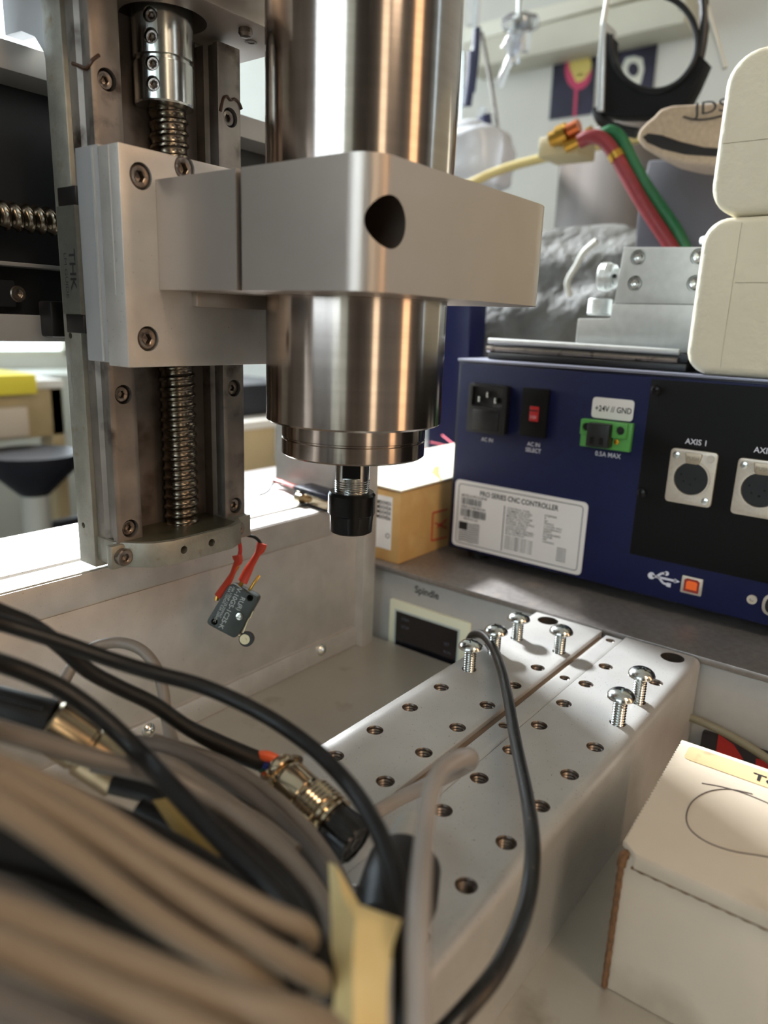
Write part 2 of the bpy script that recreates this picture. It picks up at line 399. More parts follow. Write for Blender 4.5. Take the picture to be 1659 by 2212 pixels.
# ================================================================== GANTRY (X axis)
t = thing('gantry_beam', 'grey channel-shaped gantry beam behind the vertical slide, dark inside', 'machine beam', (110, 410, -16))
prof = [(390, 112), (390, 125), (450, 125), (450, -16), (390, -16), (390, -2.5), (418, -2.5), (418, 112)]
MB().prism([(-219.5, y, z) for y, z in prof], (655, 0, 0), .4).build('channel', M['gantry'], t)
MB().box(-219, 435, 416.5, 417.9, -2.4, 111.9).build('web_cover', M['gantry_dark'], t)  # dark sheet over the channel web, much darker than the flanges
for z0, z1 in ((80.5, 94), (1.2, 15)):
    r_ = MB().box(-218, 190 if z0 > 50 else 200, 408, 416.4, z0, z1, .8).build('linear_rail', M['gantry_dark'], t)
    q = MB()
    for k in range(6):
        x = (189.9*408/385) - 20 - 72*k if z0 > 50 else (189.6*408/385) - 72*k
        q.socket((x, 408.2, (z0+z1)/2), (0, -1, 0), 4.3, 1.2)
    q.build('rail_screws', M['sock'], r_); 
MB().box(203, 216, 379, 392, -13.5, 5, 1.5).build('wiper_block', M['blackp'], t)
t2 = t
MB().screw((-200, 402, 46.5), (1, 0, 0), 420, 7.4, 6.2, 1.5, n=32, per=12).build('ball_screw', M['screw'], t)
MB().box(-219, 300, 401, 417, 22, 24, .3).build('ledge', M['gantry'], t)

# ================================================================== Z COLUMN
t = thing('vertical_slide', 'vertical slide with twin guide rails and a ball screw, oily grease stains', 'linear slide', (255, 360, -135))
c_ = MB()
pl_ = MB().box(204.5, 300, 354, 370, -135, 141, .6).build('back_plate', M['alu_worn'], t)
hole = at(282, 117, 1, 354)
c_.lathe([(8.5, 0), (8.5, 30)], (hole.x+1, 350, hole.z), (0, 1, 0), 28)
for z in (-12, -113):
    c_.lathe([(1.6, 0), (1.6, 6)], (203, 364, z), (1, 0, 0), 12)
cut(pl_, c_)
# side gusset reaching back over the beam
gp = [(370, -90), (370, 112), (373, 120), (380, 127), (392, 131.5), (408, 132.5), (408, 200), (366, 200), (366, -90)]
MB().prism([(205.5, y, z) for y, z in gp], (9, 0, 0), .4).build('gusset', M['gantry'], t)
zs = [104+72*k for k in range(0, -4, -1)]
for x0, x1 in ((207, 222.3), (280, 295.3)):
    xc = (x0+x1)/2
    pr = [(x0, 335.6), (x0+.9, 335), (x1-.9, 335), (x1, 335.6), (x1, 339), (x1-1.8, 341), (x1-1.8, 345), (x1, 347), (x1, 353.8), (x0, 353.8), (x0, 347), (x0+1.8, 345), (x0+1.8, 341), (x0, 339)]
    r_ = MB().prism([(x, y, -121.5) for x, y in pr], (0, 0, 260)).build('guide_rail', M['rail_face'], t)
    c2 = MB()
    for z in (104, 32, -40, -111): c2.lathe([(4.9, -3), (4.9, 7)], (xc, 335, z), (0, 1, 0), 28)
    cut(r_, c2)
    for z in (104, 32, -40, -111):
        MB().socket((xc, 341, z), (0, -1, 0), 4.1, 4.3, 1.9).build('rail_screw', M['sock'], r_)
MB().screw((256, 346, -128), (0, 0, 1), 235, 9.9, 5.6, 1.15, n=48, per=16).build('ball_screw', M['screw'], t)
# bearing plate at the foot
fr = [(206, 353.9), (206, 338), (213, 328), (219, 321.5), (229, 318), (270, 318), (281, 323), (286, 331), (296, 331), (296, 353.9)]
bp = MB().prism([(x, y, -131) for x, y in fr], (0, 0, 13.6), .4).build('bearing_plate', M['alu_worn'], t)
c2 = MB()
for x in (236, 255): c2.lathe([(2.3, -2), (2.1, 9)], (x, 318, -124), (0, 1, 0), 16)
cut(bp, c2)
for x in (207.5, 285.5):
    q = MB().box(x-6, x+6, 333, 338, -131, -118, 1).build('clamp_tab', M['alu_worn'], t)
    MB().socket((x, 333, -124.6), (0, -1, 0), 4.6, 3.5, 2.2).build('socket_screw', M['sock'], t)
# motor plate on top with the coupling
tp = MB().box(190, 316, 305.9, 371, 141, 160, .8).build('motor_plate', M['alu_bracket'], t)
c2 = MB(); c2.lathe([(21, -2), (21, 25)], (252, 342, 140), (0, 0, 1), 40); cut(tp, c2)
p = at(530, 62, 2, 141); MB().lathe([(3.4, 0), (3.6, -2.2), (2.6, -3.6), (.2, -4)], (p.x, p.y, 141), (0, 0, 1), 20).build('button_screw', M['sock'], t)
p = at(542, 91, 2, 141); MB().lathe([(3.3, 0), (3.3, -.15), (1.8, -.2), (1.7, 2)], (p.x, p.y, 140.9), (0, 0, 1), 20).build('tapped_hole', M['sock'], t)
MB().box(196, 312, 310, 371, 160, 250, 3).build('stepper_motor', M['blackm'], t)
cc = (250.5, 341)
cpl = MB().lathe([(9.5, 101), (14, 101), (14.6, 101.8), (14.6, 119.5), (13.4, 120), (13.4, 121.4), (14.6, 122), (14.6, 150), (10, 150)], (cc[0], cc[1], 0), (0, 0, 1), 48).build('shaft_coupling', M['zinc'], t)
dr = Vector((-.86, -.52, 0)).normalized(); c2 = MB()
spots = [Vector((cc[0], cc[1], z))+dr*11.5 for z in (128.5, 137.5, 117.0, 108.0)]
for q in spots: c2.lathe([(3.6, 0), (3.6, 8)], q-dr*1.5, dr, 20)
cut(cpl, c2)
for q in spots: MB().socket(q-dr*1.0, dr, 3.1, 2.6, 1.6).build('clamp_screw', M['sock'], cpl)
q = MB().box(222.6, 279.8, 353.5, 354.2, -117.3, 141); q.build('channel_face', mat('oil_stained_plate', (.46,.43,.41), .42, .6, noise=(25,.25), second=((.25,.21,.18), 55, .50, .72)), pl_)
MB().prism([(x, y, -117.35) for x, y in ((208, 353), (208, 339), (215, 329.5), (221, 324), (231, 320.5), (268, 320.5), (278, 325), (279, 353))], (0, 0, .12)).build('oil_film', mat('green_brown_oil', (.30,.28,.22), .3, .2, noise=(120,.4)), bp)
# stains on the rails: grease rings
GR = mat('brown_grease', (.25,.15,.09), .35)
MB().tube([at(476+a, b, 1, 334.8) for a, b in ((0, 240), (6, 214), (14, 208), (22, 216), (30, 214), (40, 222), (46, 236))], .8, 6, 6).build('grease_bead', GR, t)
MB().tube([(207, 350, 111), (206.6, 344, 109), (206.5, 338, 107), (207.5, 334.8, 110), (211, 334.7, 113)], .9, 6, 6).build('grease_bead', GR, t)

# ================================================================== Z CARRIAGE
t = thing('slide_carriage', 'light aluminium slide carriage with socket screws holding the spindle clamp', 'machine carriage', (250, 320, -24))
cp_ = MB().prism([(x, y, -23.8) for x, y in ((195.8, 300), (297, 300), (297, 316), (195.8, 316))], (0, 0, 94.2), .3).build('front_plate', M['alu'], t)
c2 = MB()
for x, y, z in ((206.4, 300, 58.7), (206.6, 300, -10.9), (230, 300, 66)):
    c2.lathe([(5.7, -3), (5.7, 7)], (x, y, z), (0, 1, 0), 28)
cut(cp_, c2)
for x, z in ((206.4, 58.7), (206.6, -10.9), (230, 66)):
    MB().socket((x, 306.6, z), (0, -1, 0), 5.0, 5.9, 2.6).build('socket_screw', M['sock'], t)
MB().prism([(x, y, -22.5) for x, y in ((196.2, 316), (196.2, 334.5), (297, 334.5), (297, 316))], (0, 0, 94), .3).build('spacer_plate', M['gantry'], t)
mb = MB(); mb.box(195.6, 196.1, 319.6, 321, -22, 70.5); mb.box(195.6, 196.1, 307.3, 307.7, 8, 70); 
mb.build('edge_strip', M['alu_bright'], t)
for x0, x1 in ((194.2, 235), (267.5, 308)):
    xm = (x0+x1)/2
    b_ = MB().prism([(x, y, -1.2) for x, y in ((x0, 334.6), (x0, 350.5), (xm-8.1, 350.5), (xm-8.1, 334.7), (xm+8.1, 334.7), (xm+8.1, 350.5), (x1, 350.5), (x1, 334.6))], (0, 0, 48.7)).build('bearing_block', mat('bearing_steel', (.42,.42,.39), .42, .6, noise=(300,.1), bump=.2, bscale=1500), t)
    MB().box(x0+1.2, xm-8.1, 335, 350.8, 47.5, 56, .5).build('end_cap', M['blackp'], t)
    MB().box(x0+1.2, xm-8.1, 335, 350.8, -10, -1.2, .5).build('end_cap', M['blackp'], t)
    if x0 < 200:
        q = MB().text('THK', (194.1, 341.6, 28.5), (0, 0, -1), (0, -1, 0), 5.4, .15, bold=.01, sx=1.25)
        q.text('LM GUIDE', (194.1, 346.2, 27), (0, 0, -1), (0, -1, 0), 2.4, .15, sx=1.4)
        q.build('maker_marking', M['ink'], b_)

# ================================================================== SPINDLE CLAMP
t = thing('spindle_clamp', 'thick grey aluminium clamp block gripping the spindle, slotted on its left face', 'clamp block', (290, 237, 11.5))
SX, SY, SR = 290.0, 244.6, 45.0
def arc(cx_, cy_, r, a0, a1, n): return [(cx_+r*math.cos(math.radians(a0+(a1-a0)*k/n)), cy_+r*math.sin(math.radians(a0+(a1-a0)*k/n))) for k in range(n+1)]
x0, x1, y0, y1 = 213.8, 368.5, 175.0, 299.9
RC = 12.0; RC2 = 28
a_s = math.degrees(math.asin(1.6/SR))
loop = [(x0, 243)] + arc(x0+RC, y0+RC, RC, 180, 270, 8) + arc(x1-RC2, y0+RC2, RC2, 270, 360, 8) + [(x1, y1), (x0, y1), (x0, 246.2)] \
     + arc(SX, SY, SR+.15, 180-a_s, -180+a_s, 80)
cl = MB().prism([(x, y, 11.2) for x, y in loop], (0, 0, 47.3)).build('clamp_body', M['alu_bracket'], t)
c2 = MB().lathe([(9.3, -8), (9.3, 34), (4.5, 34), (4.5, 60)], (225.4, 175, 36), (0, 1, 0), 36); cut(cl, c2, M['bore'])
MB().socket((225.4, 208, 36), (0, -1, 0), 7.8, 8, 4.2).build('clamp_bolt', M['sock'], t)
MB().box(232, 352, 296, 300.1, 4.5, 11.4, .3).build('locating_key', M['alu_bracket'], t)

# ================================================================== SPINDLE
t = thing('spindle_motor', 'large polished steel cylinder spindle held upright in the clamp', 'spindle', (SX, SY, -108))
MB().lathe([(8, -47), (39, -49), (44, -49.4), (45, -48.4), (45, 420), (20, 420)], (SX, SY, 0), (0, 0, 1), 128).build('housing', M['steel'], t, angle=30)
MB().lathe([(8, -66.5), (36.2, -66.5), (37.3, -65.6), (37.3, -58.2), (36.7, -57.8), (36.7, -57.1), (37.3, -56.7), (37.3, -48)], (SX, SY, 0), (0, 0, 1), 96).build('nose_ring', M['steel'], t, angle=30)
q = MB().lathe([(9.0, -85), (9.0, -60)], (SX, SY, 0), (0, 0, 1), 48)
sh = q.build('shaft', M['zinc'], t)
d2 = Vector((-.80, -.60, 0)).normalized(); sd = Vector((-d2.y, d2.x, 0)); c0 = Vector((SX, SY, 0))+d2*7.6
cut(sh, MB().prism([c0+sd*9+V(0,0,-79), c0-sd*9+V(0,0,-79), c0-sd*9+V(0,0,-68), c0+sd*9+V(0,0,-68)], d2*4))
MB().prism([c0+d2*.06+sd*4.6+V(0,0,-78.8), c0+d2*.06-sd*4.6+V(0,0,-78.8), c0+d2*.06-sd*4.6+V(0,0,-68.1), c0+d2*.06+sd*4.6+V(0,0,-68.1)], d2*.08).build('wrench_flat', M['black_ox'], sh)  # thin black plate standing in for the dark reflection on the flat
MB().screw((SX, SY, -88), (0, 0, 1), 7.6, 9.3, 1.2, .5, n=40, per=8, prof='v').build('thread', M['zinc'], sh)
nv = []
for k in range(48):
    a = 2*math.pi*k/48; b6 = ((a+.25) % (math.pi/3))-math.pi/6
    nv.append((a, min(12.6, 11.3/math.cos(b6))))
mb = MB(); vs = []; fs = []
lev = [(-109.2, lambda a, h: min(h, 10.4)), (-108.4, lambda a, h: min(h, 11.6)), (-99.5, lambda a, h: h), (-98.6, lambda a, h: 12.7), (-88.5, lambda a, h: 12.7), (-87.0, lambda a, h: 11.6), (-87.0, lambda a, h: 9.2)]
for z, fn in lev:
    for a, h in nv: r = fn(a, h); vs.append((SX+r*math.cos(a), SY+r*math.sin(a), z))
for i in range(len(lev)-1):
    for k in range(48): fs.append((i*48+k, i*48+(k+1) % 48, (i+1)*48+(k+1) % 48, (i+1)*48+k))
fs.append(tuple(range(48))); mb.add(vs, fs).build('collet_nut', M['black_ox'], t)

# ================================================================== T-SLOT TABLE BLOCK
ZB = -198.0
t = thing('work_table', 'long aluminium work table bar drilled with rows of threaded holes', 'machine table', (280, 154, ZFL))
MB().box(96, 461.5, 98.2, 211, ZFL+.05, ZB-18, .5).build('table_body', M['alu_top'], t)
MB().box(96, 456, 157.6, 162.1, ZB-18, ZB-2.5, 0).build('slot_floor', mat('grimy_slot_aluminium', (.50,.42,.35), .5, .4), t)  # brown of the slot's reflection put into the floor colour
def tcut(pts, r=3.75, dep=15, p=1.45):
    c = MB()
    for (x, y) in pts:
        pr = [(r+1.6, 1.0), (r+.55, 0.0), (r, -.8)]; z = -.8; k = 0
        while z > -dep: z -= p/2; k += 1; pr.append((r-(.62 if k % 2 == 0 else 0), z))
        pr.append((.05, z-.5)); c.lathe([(a, b) for a, b in reversed(pr)], (x, y, ZB), (0, 0, 1), 20)
    return c
XS = [200+30*k for k in range(-3, 8)]
lp = MB().box(96, 462, 162.2, 211.6, ZB-18, ZB, .7).build('left_plate', M['alu_top'], t)
c = tcut([(x, 200) for x in XS]+[(x, 170) for x in XS]); c.lathe([(7.2, -25), (7.2, 1)], (452, 198, ZB), (0, 0, 1), 28); cut(lp, c, M['bore'])
cs = MB().box(96, 457, 146.2, 157.5, ZB-18, ZB-.15, .3).build('centre_strip', M['alu_top'], t)
cut(cs, tcut([(450, 152), (379, 152), (308, 153), (237, 153), (166, 153)], 2.6, 10, 1.1), M['bore'])
rpts = [(97.4, -18), (97.4, -5), (98, -2.6), (99.4, -1), (101.6, -.15), (103, 0), (145.7, 0), (146, -.3), (146, -18)]
rp = MB().prism([(96, y, ZB+z) for y, z in rpts], (366, 0, 0)).build('right_plate', M['alu_top'], t)
c = tcut([(x, 139.3) for x in XS]+[(x, 109) for x in XS]); c.lathe([(7.2, -25), (7.2, 1)], (451.5, 112, ZB), (0, 0, 1), 28); cut(rp, c, M['bore'])
MB().box(96, 462, 97.4, 98.6, ZFL+.1, ZB-17.9, 0).build('side_plate', M['alu_top'], t)

# pan head machine screws standing in the holes
def pan_screw(x, y, label, rz, tilt=0, h=13.8):
    o = bpy.data.objects.new('machine_screw', None); COL.objects.link(o); o.location = W((x, y, ZB)); ORG[o.name] = W((x, y, ZB))
    tag(o, label, 'screw', 'machine screws standing in the work table'); return o
def fillscrew(o, x, y, h=13.8):
    MB().screw((x, y, ZB-8), (0, 0, 1), h+8, 3.75, 1.5, .75, n=24, per=6, prof='v').build('threaded_shank', M['zinc'], o)
    R_ = 7.5
    hd = MB().lathe([(3.6, 0), (R_-.5, 0), (R_, .4), (R_-.1, 1.2), (R_-.8, 2.5), (R_-2.1, 3.7), (R_-3.8, 4.5), (1.2, 4.9), (.1, 4.95)], (x, y, ZB+h), (0, 0, 1), 36).build('pan_head', M['zinc'], o)
    c = MB()
    for a in (0, 90):
        m = Matrix.Translation(Vector((x, y, ZB+h))) @ Matrix.Rotation(math.radians(a), 4, 'Z')
        c.box(-3.3, 3.3, -.55, .55, 2.4, 6, 0, m)
    for a in (45, 135):
        m = Matrix.Translation(Vector((x, y, ZB+h))) @ Matrix.Rotation(math.radians(a), 4, 'Z')
        c.box(-1.8, 1.8, -.4, .4, 2.8, 6, 0, m)
    cut(hd, c)
SP = [(350, 200, 'zinc machine screw nearest the spindle side, black cable end passing behind its head', 20, 13.8),
      (380, 200, 'zinc machine screw directly beyond the one touching the black cable', 50, 13.8),
      (410, 200, 'zinc machine screw farthest back along the outer left hole row', 75, 13.0),
      (410, 170, 'zinc machine screw standing alone beside the long table slot', 35, 13.0),
      (380, 109, 'rear zinc machine screw of the close pair by the right table edge', 60, 15.5),
      (350, 109, 'front zinc machine screw of the close pair by the right table edge', 10, 14.5)]
first = None
for (x, y, lb, rz, h) in SP:
    if first is None:
        o = pan_screw(x, y, lb, rz); fillscrew(o, x, y, 13.8); first = o
    else:
        o = pan_screw(x, y, lb, rz)
        for ch in list(first.children):
            d = ch.copy(); COL.objects.link(d); d.parent = o
    o.rotation_euler = (0, 0, math.radians(rz)); o.scale = (1, 1, 1)
    o.location.z += (h-13.8)*S

# ================================================================== LIMIT SWITCH (hanging)
YS = 328.0
ND = ray(829.5, 1106).normalized()
def sw(u, v): return dp(u, v, 452)
t = thing('limit_switch', 'dark roller lever limit switch hanging by two wires before the rear rail', 'limit switch', tuple(sw(500, 1320)))
A, B, C_, D_ = sw(497, 1259), sw(559.5, 1291), sw(509, 1381), sw(444, 1346)
def rq(pts, r, n=5):
    """rounded polygon"""
    out = []; m = len(pts)
    for i in range(m):
        p0, p1, p2 = pts[i-1], pts[i], pts[(i+1) % m]; a = (p0-p1).normalized(); b = (p2-p1).normalized()
        for k in range(n+1):
            s_ = k/n; out.append(p1+a*r*(1-s_)**2+b*r*s_**2)
    return out
body = MB().prism(rq([A, B, C_, D_], 3.4), ND*12.5, .35).build('switch_body', M['switchbody'], t)
c2 = MB()
for uv in ((463, 1343), (540, 1292)): q = sw(*uv); c2.lathe([(2.1, -2), (2.1, 7)], q, ND, 18)
cut(body, c2)
mb = MB(); q = sw(517.5, 1331.5); mb.lathe([(2.2, 0), (2.2, .5), (1.2, .7), (.9, .2), (.1, .2)], q, -ND, 18); mb.build('rivet', M['zinc'], body)
ud = (sw(478, 1344)-sw(517, 1262)).normalized(); vd = (-ND).cross(ud); vd = -vd if (vd.dot(sw(560, 1290)-sw(500, 1260)) < 0) else vd
mb = MB()
UU, VU = ud, vd       # reads towards the lower left, letters' tops towards the right
def swt(txt, u, v, h, sp=1.0): mb.text(txt, sw(u, v)-ND*.12, UU, VU, h, 0.02, sp=sp, bold=.012)
swt('V-10G5-1C25-K', 513.5, 1268, 3.0); swt('10A 1/2HP 125,250VAC', 504, 1266, 1.55); swt('0.6A 125VDC 0.3A 250VDC', 497, 1266, 1.5); swt('RU', 521.5, 1288, 3.0); swt('(R)', 517, 1303, 2.6)
mb.build('switch_marking', mat('grey_white_print', (.62,.66,.66), .6), body)
def quad_tube(pts, r, flat, m, name, par): return MB().tube(pts, r, 10, 6, flat).build(name, m, par)
Ym = YS+6
def sm(u, v): return dp(u, v, 458)
quad_tube([sm(512, 1199), sm(514, 1212), sm(508, 1222), sm(502, 1240), sm(492, 1258), sm(471, 1289)], [4.2, 3.8, 2.0, 2.2, 2.9, 3.4], .55, M['redsleeve'], 'crimp_connector', t)
quad_tube([sm(566, 1174), sm(562, 1187), sm(556, 1197), sm(545, 1216), sm(536, 1232), sm(524, 1257)], [4.2, 3.8, 2.3, 2.7, 3.5, 3.8], .55, M['redsleeve'], 'crimp_connector', t)
MB().tube([sm(514, 1222), sm(480, 1277)], 1.3, 8).build('terminal_blade', M['brass'], t)
MB().tube([sm(470, 1286), sm(468, 1297)], 1.3, 8).build('terminal_blade', M['brass'], t)
mb = MB(); d_ = (sm(560, 1243)-sm(537, 1277)); n_ = ND.cross(d_).normalized()
mb.prism([sm(537, 1277)-n_*.6-V(0, .5, 0), sm(560, 1243)-n_*.6-V(0, .4, 0), sm(560, 1243)-n_*.6+V(0, .4, 0), sm(537, 1277)-n_*.6+V(0, .5, 0)], n_*1.2, .1); mb.build('terminal_blade', M['brass'], t)
MB().tube([sm(527, 1250), sm(517, 1268)], 1.5, 8).build('terminal_blade', M['brass'], t)
MB().tube([at(508, 1146, 1, 340), at(511, 1156, 1, 336), sm(517, 1172), sm(519, 1190), sm(515, 1206)], 1.25, 10).build('lead_wire', M['redwire'], t)
MB().tube([at(506, 1138, 1, 343), at(516, 1145, 1, 338), sm(532, 1155), sm(549, 1160), sm(559, 1168), sm(565, 1178)], 1.05, 10).build('lead_wire', M['rubber'], t)
mb = MB(); pts = [(547, 1318), (541, 1333), (538, 1333), (524, 1369)]
mb.prism([sm(u, v)-ND*2 for u, v in pts]+[sm(u+2.2, v+.8)-ND*2 for u, v in reversed(pts)], ND*4); mb.build('lever', M['nickel'], t)
MB().lathe([(4.6, -2.2), (4.6, 2.2)], sm(533, 1380), ND, 24).build('roller', M['blackp'], t)
mb = MB(); mb.lathe([(3.2, -2.9), (3.2, -2.3)], sm(530.5, 1379.5), ND, 20); mb.lathe([(1, -3.4), (1, 3)], sm(531, 1380), ND, 12); mb.lathe([(1.6, 0), (1.6, 5)], sm(515, 1369), (sm(524, 1374)-sm(515, 1369)), 12); mb.build('roller_fork', M['nickel'], t)

# ------------------------------------------------ second switch lying on the rail, behind the collet nut
t = thing('limit_switch', 'black roller limit switch with orange crimp lying on the rail behind the collet nut', 'limit switch', (404, 382, ZBT))
p1, p2 = at(634, 1082, 2, ZBT), at(706, 1106, 2, ZBT)
dx = (p2-p1); dx.z = 0; L_ = dx.length; e1 = dx.normalized(); e2 = Vector((-e1.y, e1.x, 0)); e2 = e2 if e2.x > 0 else -e2
m = Matrix.Translation(Vector((p1.x, p1.y, ZBT))) @ Matrix(((e1.x, e2.x, 0, 0), (e1.y, e2.y, 0, 0), (0, 0, 1, 0), (0, 0, 0, 1)))
MB().box(0, L_+3, 0, 18, .1, 12.5, .5, m).build('switch_body', mat('black_blue_phenolic', (.10,.12,.20), .3), t)
MB().box(6, 11, -2.2, .5, 3.5, 10, .3, m).build('plunger', M['nickel'], t)
MB().lathe([(3.9, -3), (3.9, 3)], m @ Vector((13.5, -3.5, 5.2)), m.to_3x3() @ Vector((1, .0, 0)), 24).build('roller', M['nickel'], t)
MB().box(16, L_+2, -1.2, .2, 2, 9, .3, m).build('lever', M['nickel'], t)
MB().tube([at(640, 1052, 2, ZBT+7), at(622, 1046, 2, ZBT+6), at(612, 1042, 2, ZBT+6), at(596, 1038, 2, ZBT+6)], [3.2, 3.4, 2.8, 3.8], 10, 6, .6).build('crimp_connector', M['redsleeve'], t)
MB().tube([at(597, 1038, 2, ZBT+6), at(588, 1048, 2, ZBT+3), at(578, 1062, 2, ZBT+2), at(560, 1070, 2, ZBT+1.5)], .9, 8).build('lead_wire', M['rubber'], t)

# ================================================================== SPINDLE CABINET under the controller
t = thing('equipment_cabinet', 'grey metal equipment cabinet with stainless top, its front reads Spindle', 'cabinet', (800, 150, -300))
MB().box(468, 1125, -400, 720, -300, -203.5, .6).build('cabinet_body', M['cabinet'], t)
MB().box(463.3, 1130, -405, 725, -201.5, -197, .5).build('cabinet_top', M['shelf'], t)
mb = MB()
Zt_, Zb_ = -220, -285
bz = MB().prism(rq([V(468, 347, -225), V(468, 268, -225), V(468, 268, -278), V(468, 347, -278)], 2), (-3.2, 0, 0), .5).build('display_bezel', M['bezel'], t)
MB().box(464.3, 465, 276, 341, -272, -232).build('bezel_step', mat('pale_grey_trim', (.72,.75,.72), .4), bz)
MB().box(463.9, 464.6, 278, 339, -271, -233.8).build('display_glass', M['display'], t)
MB().text('Spindle', (468, 324, -214.2), (0, -1, 0), (0, 0, 1), 6.3, .15, bold=.015, sx=.95).build('panel_lettering', M['ink'], t)
mb = MB()
for y, z, s_ in ((333, -240, 'F/REV'), (333, -247, 'STOP'), (290, -249, 'SET'), (290, -256, 'RUN')): mb.text(s_, (463.85, y, z), (0, -1, 0), (0, 0, 1), 2.4, .1)
mb.build('display_lettering', mat('dim_print', (.35,.37,.42), .5), t)

# ================================================================== CNC CONTROLLER
XC = 524.0
t = thing('motor_controller', 'navy blue controller box with connectors and a white specification sticker', 'controller', (650, 110, -197))
MB().box(XC+1.2, 800, -180, 330.5, -188.5, -26.2, 1).build('case_cover', mat('dark_case_edge', (.10,.11,.16), .4, .3), t)
fp = MB().box(XC, XC+3, -178, 327.8, -187.5, -29.0, .8).build('rear_panel', M['blue'], t)
MB().box(XC-.6, 801, -180.5, 330.8, -27.6, -25.6, .4).build('lid_edge', mat('worn_lid_edge', (.55,.56,.62), .35, .5), t)  # edge coloured lighter than the rest of the case
for y in (310, -150):
    for x in (545, 780): MB().lathe([(9, -197), (11, -188.3)], (x, y, 0), (0, 0, 1), 20).build('foot', M['blackp'], t)
MB().box(XC-1.6, XC+.3, -178, 170.2, -158.4, -30.6, .4).build('connector_plate', M['blackm'], t)
YD, ZD = Vector((0, -1, 0)), Vector((0, 0, 1))
def plate(name, yc, zc, w_, h_, r, th, m, par, x=XC, bev=.3):
    return MB().prism(rq([V(x, yc+w_/2, zc+h_/2), V(x, yc-w_/2, zc+h_/2), V(x, yc-w_/2, zc-h_/2), V(x, yc+w_/2, zc-h_/2)], r, 5), (-th, 0, 0), bev).build(name, m, par)
# AC inlet
inl = plate('power_inlet', 297.5, -63.8, 35.5, 39.5, 2.2, 6, M['blackp'], t)
cut(inl, MB().box(XC-8, XC-.8, 283.5, 311.5, -62, -46.5, .8))
mb = MB()
for y, z in ((290, -56.5), (297.5, -52.5), (305, -56.5)): mb.box(XC-6, XC-.6, y-.9, y+.9, z-2.2, z+2.2, .3)
mb.build('contact_pin', M['zinc'], inl)
MB().box(XC-6.8, XC-5.8, 285.5, 309.5, -80.5, -65, .4).build('fuse_drawer', mat('glossy_black', (.09,.09,.10), .3), inl)
swp = plate('voltage_selector', 256.8, -63, 22, 37.5, 1.0, 3.2, M['blackm'], t)
MB().box(XC-3.8, XC-3.1, 252.6, 260.2, -69.5, -58, .2).build('slider', M['redp'], swp)
MB().box(XC-4.2, XC-3.6, 253, 259.8, -61.6, -60.6).build('slider_ridge', M['blackp'], swp)
MB().text('115V', (XC-3.8, 259.6, -67.5), YD, ZD, 2.6, .15, sx=.75).build('slider_print', M['winki'], swp)
# 24 V terminal
lbl = plate('voltage_sticker', 196, -54.2, 31, 15.2, 3, .5, M['white'], t, bev=0)
MB().text('+24V // GND', (XC-.5, 209.2, -56.5), YD, ZD, 4.3, .15, bold=.012, sx=.83).build('sticker_print', M['ink'], lbl)
tb = MB(); tb.box(XC-4.5, XC, 178.6, 216.5, -83.4, -62.8, .6)
tb = tb.build('terminal_block', M['green'], t)
q = MB().box(XC-8, XC-4.4, 181, 216, -74, -62.9, .5).build('terminal_ledge', M['green'], tb)
cut(q, MB().lathe([(3.1, -3), (3.1, 3)], (XC-8, 211.3, -68.3), (1, 0, 0), 20).lathe([(3.1, -3), (3.1, 3)], (XC-8, 185.8, -68.3), (1, 0, 0), 20))
MB().lathe([(3.0, 0), (3.0, .6)], (XC-6, 211.3, -68.3), (1, 0, 0), 20).build('screw_hole', M['blackp'], tb)
MB().lathe([(3.0, 0), (3.0, .6)], (XC-6, 185.8, -68.3), (1, 0, 0), 20).build('screw_hole', M['blackp'], tb)
MB().box(XC-14, XC-4, 191.5, 208.3, -81.5, -64.2, .9).build('terminal_plug', M['blackp'], tb)
mb = MB(); mb.box(XC-14.3, XC-13.9, 202, 205, -79, -74); mb.box(XC-14.3, XC-13.9, 195, 198, -79, -74); mb.build('wire_entry', M['black_ox'], tb)
MB().lathe([(2, 0), (1.9, .8), (.5, 1)], (XC-4.4, 188.6, -77), (-1, 0, 0), 16).build('brass_screw', M['gold'], tb)
# lettering
mb = MB()
def w(txt, y, z, h, sx=.9, al='CENTER', x=XC-.02): mb.text(txt, (x, y, z), YD, ZD, h, .12, al, .01, sx)
w('AC IN', 298, -91, 3.3); w('AC IN', 256, -89.5, 3.3); w('SELECT', 256, -94.2, 3.3); w('0.5A MAX', 195.7, -89.6, 3.6)
mb.build('panel_lettering', M['winki'], fp)
mb = MB(); w('AXIS 1', 134.5, -72.4, 3.9, .95, x=XC-1.65); w('AXIS 2', 91, -72.6, 3.9, .95, x=XC-1.65); mb.build('plate_lettering', M['winki'], t)
# specification sticker
stk = plate('specification_sticker', 265.8, -155.8, 119.5, 58.6, 4.5, .4, M['white'], t, bev=0)
XS_ = XC-.42
mb = MB()
def ring(yc, zc, w_, h_, r, th):
    o_ = rq([V(XS_, yc+w_/2, zc+h_/2), V(XS_, yc-w_/2, zc+h_/2), V(XS_, yc-w_/2, zc-h_/2), V(XS_, yc+w_/2, zc-h_/2)], r, 5)
    i_ = rq([V(XS_, yc+w_/2-th, zc+h_/2-th), V(XS_, yc-w_/2+th, zc+h_/2-th), V(XS_, yc-w_/2+th, zc-h_/2+th), V(XS_, yc+w_/2-th, zc-h_/2+th)], r-th, 5)
    n = len(o_); mb.add([p+V(-.1, 0, 0) for p in o_+i_], [(k, (k+1) % n, n+(k+1) % n, n+k) for k in range(n)])
ring(265.8, -155.8, 112.5, 52.5, 3.2, .55)
def s_(txt, y, z, h, sx=.9, al='LEFT', b=.01): mb.text(txt, (XS_, y, z), YD, ZD, h, .1, al, b, sx)
s_('PRO SERIES CNC CONTROLLER', 265.5, -137.2, 4.3, .84, 'CENTER', .018)
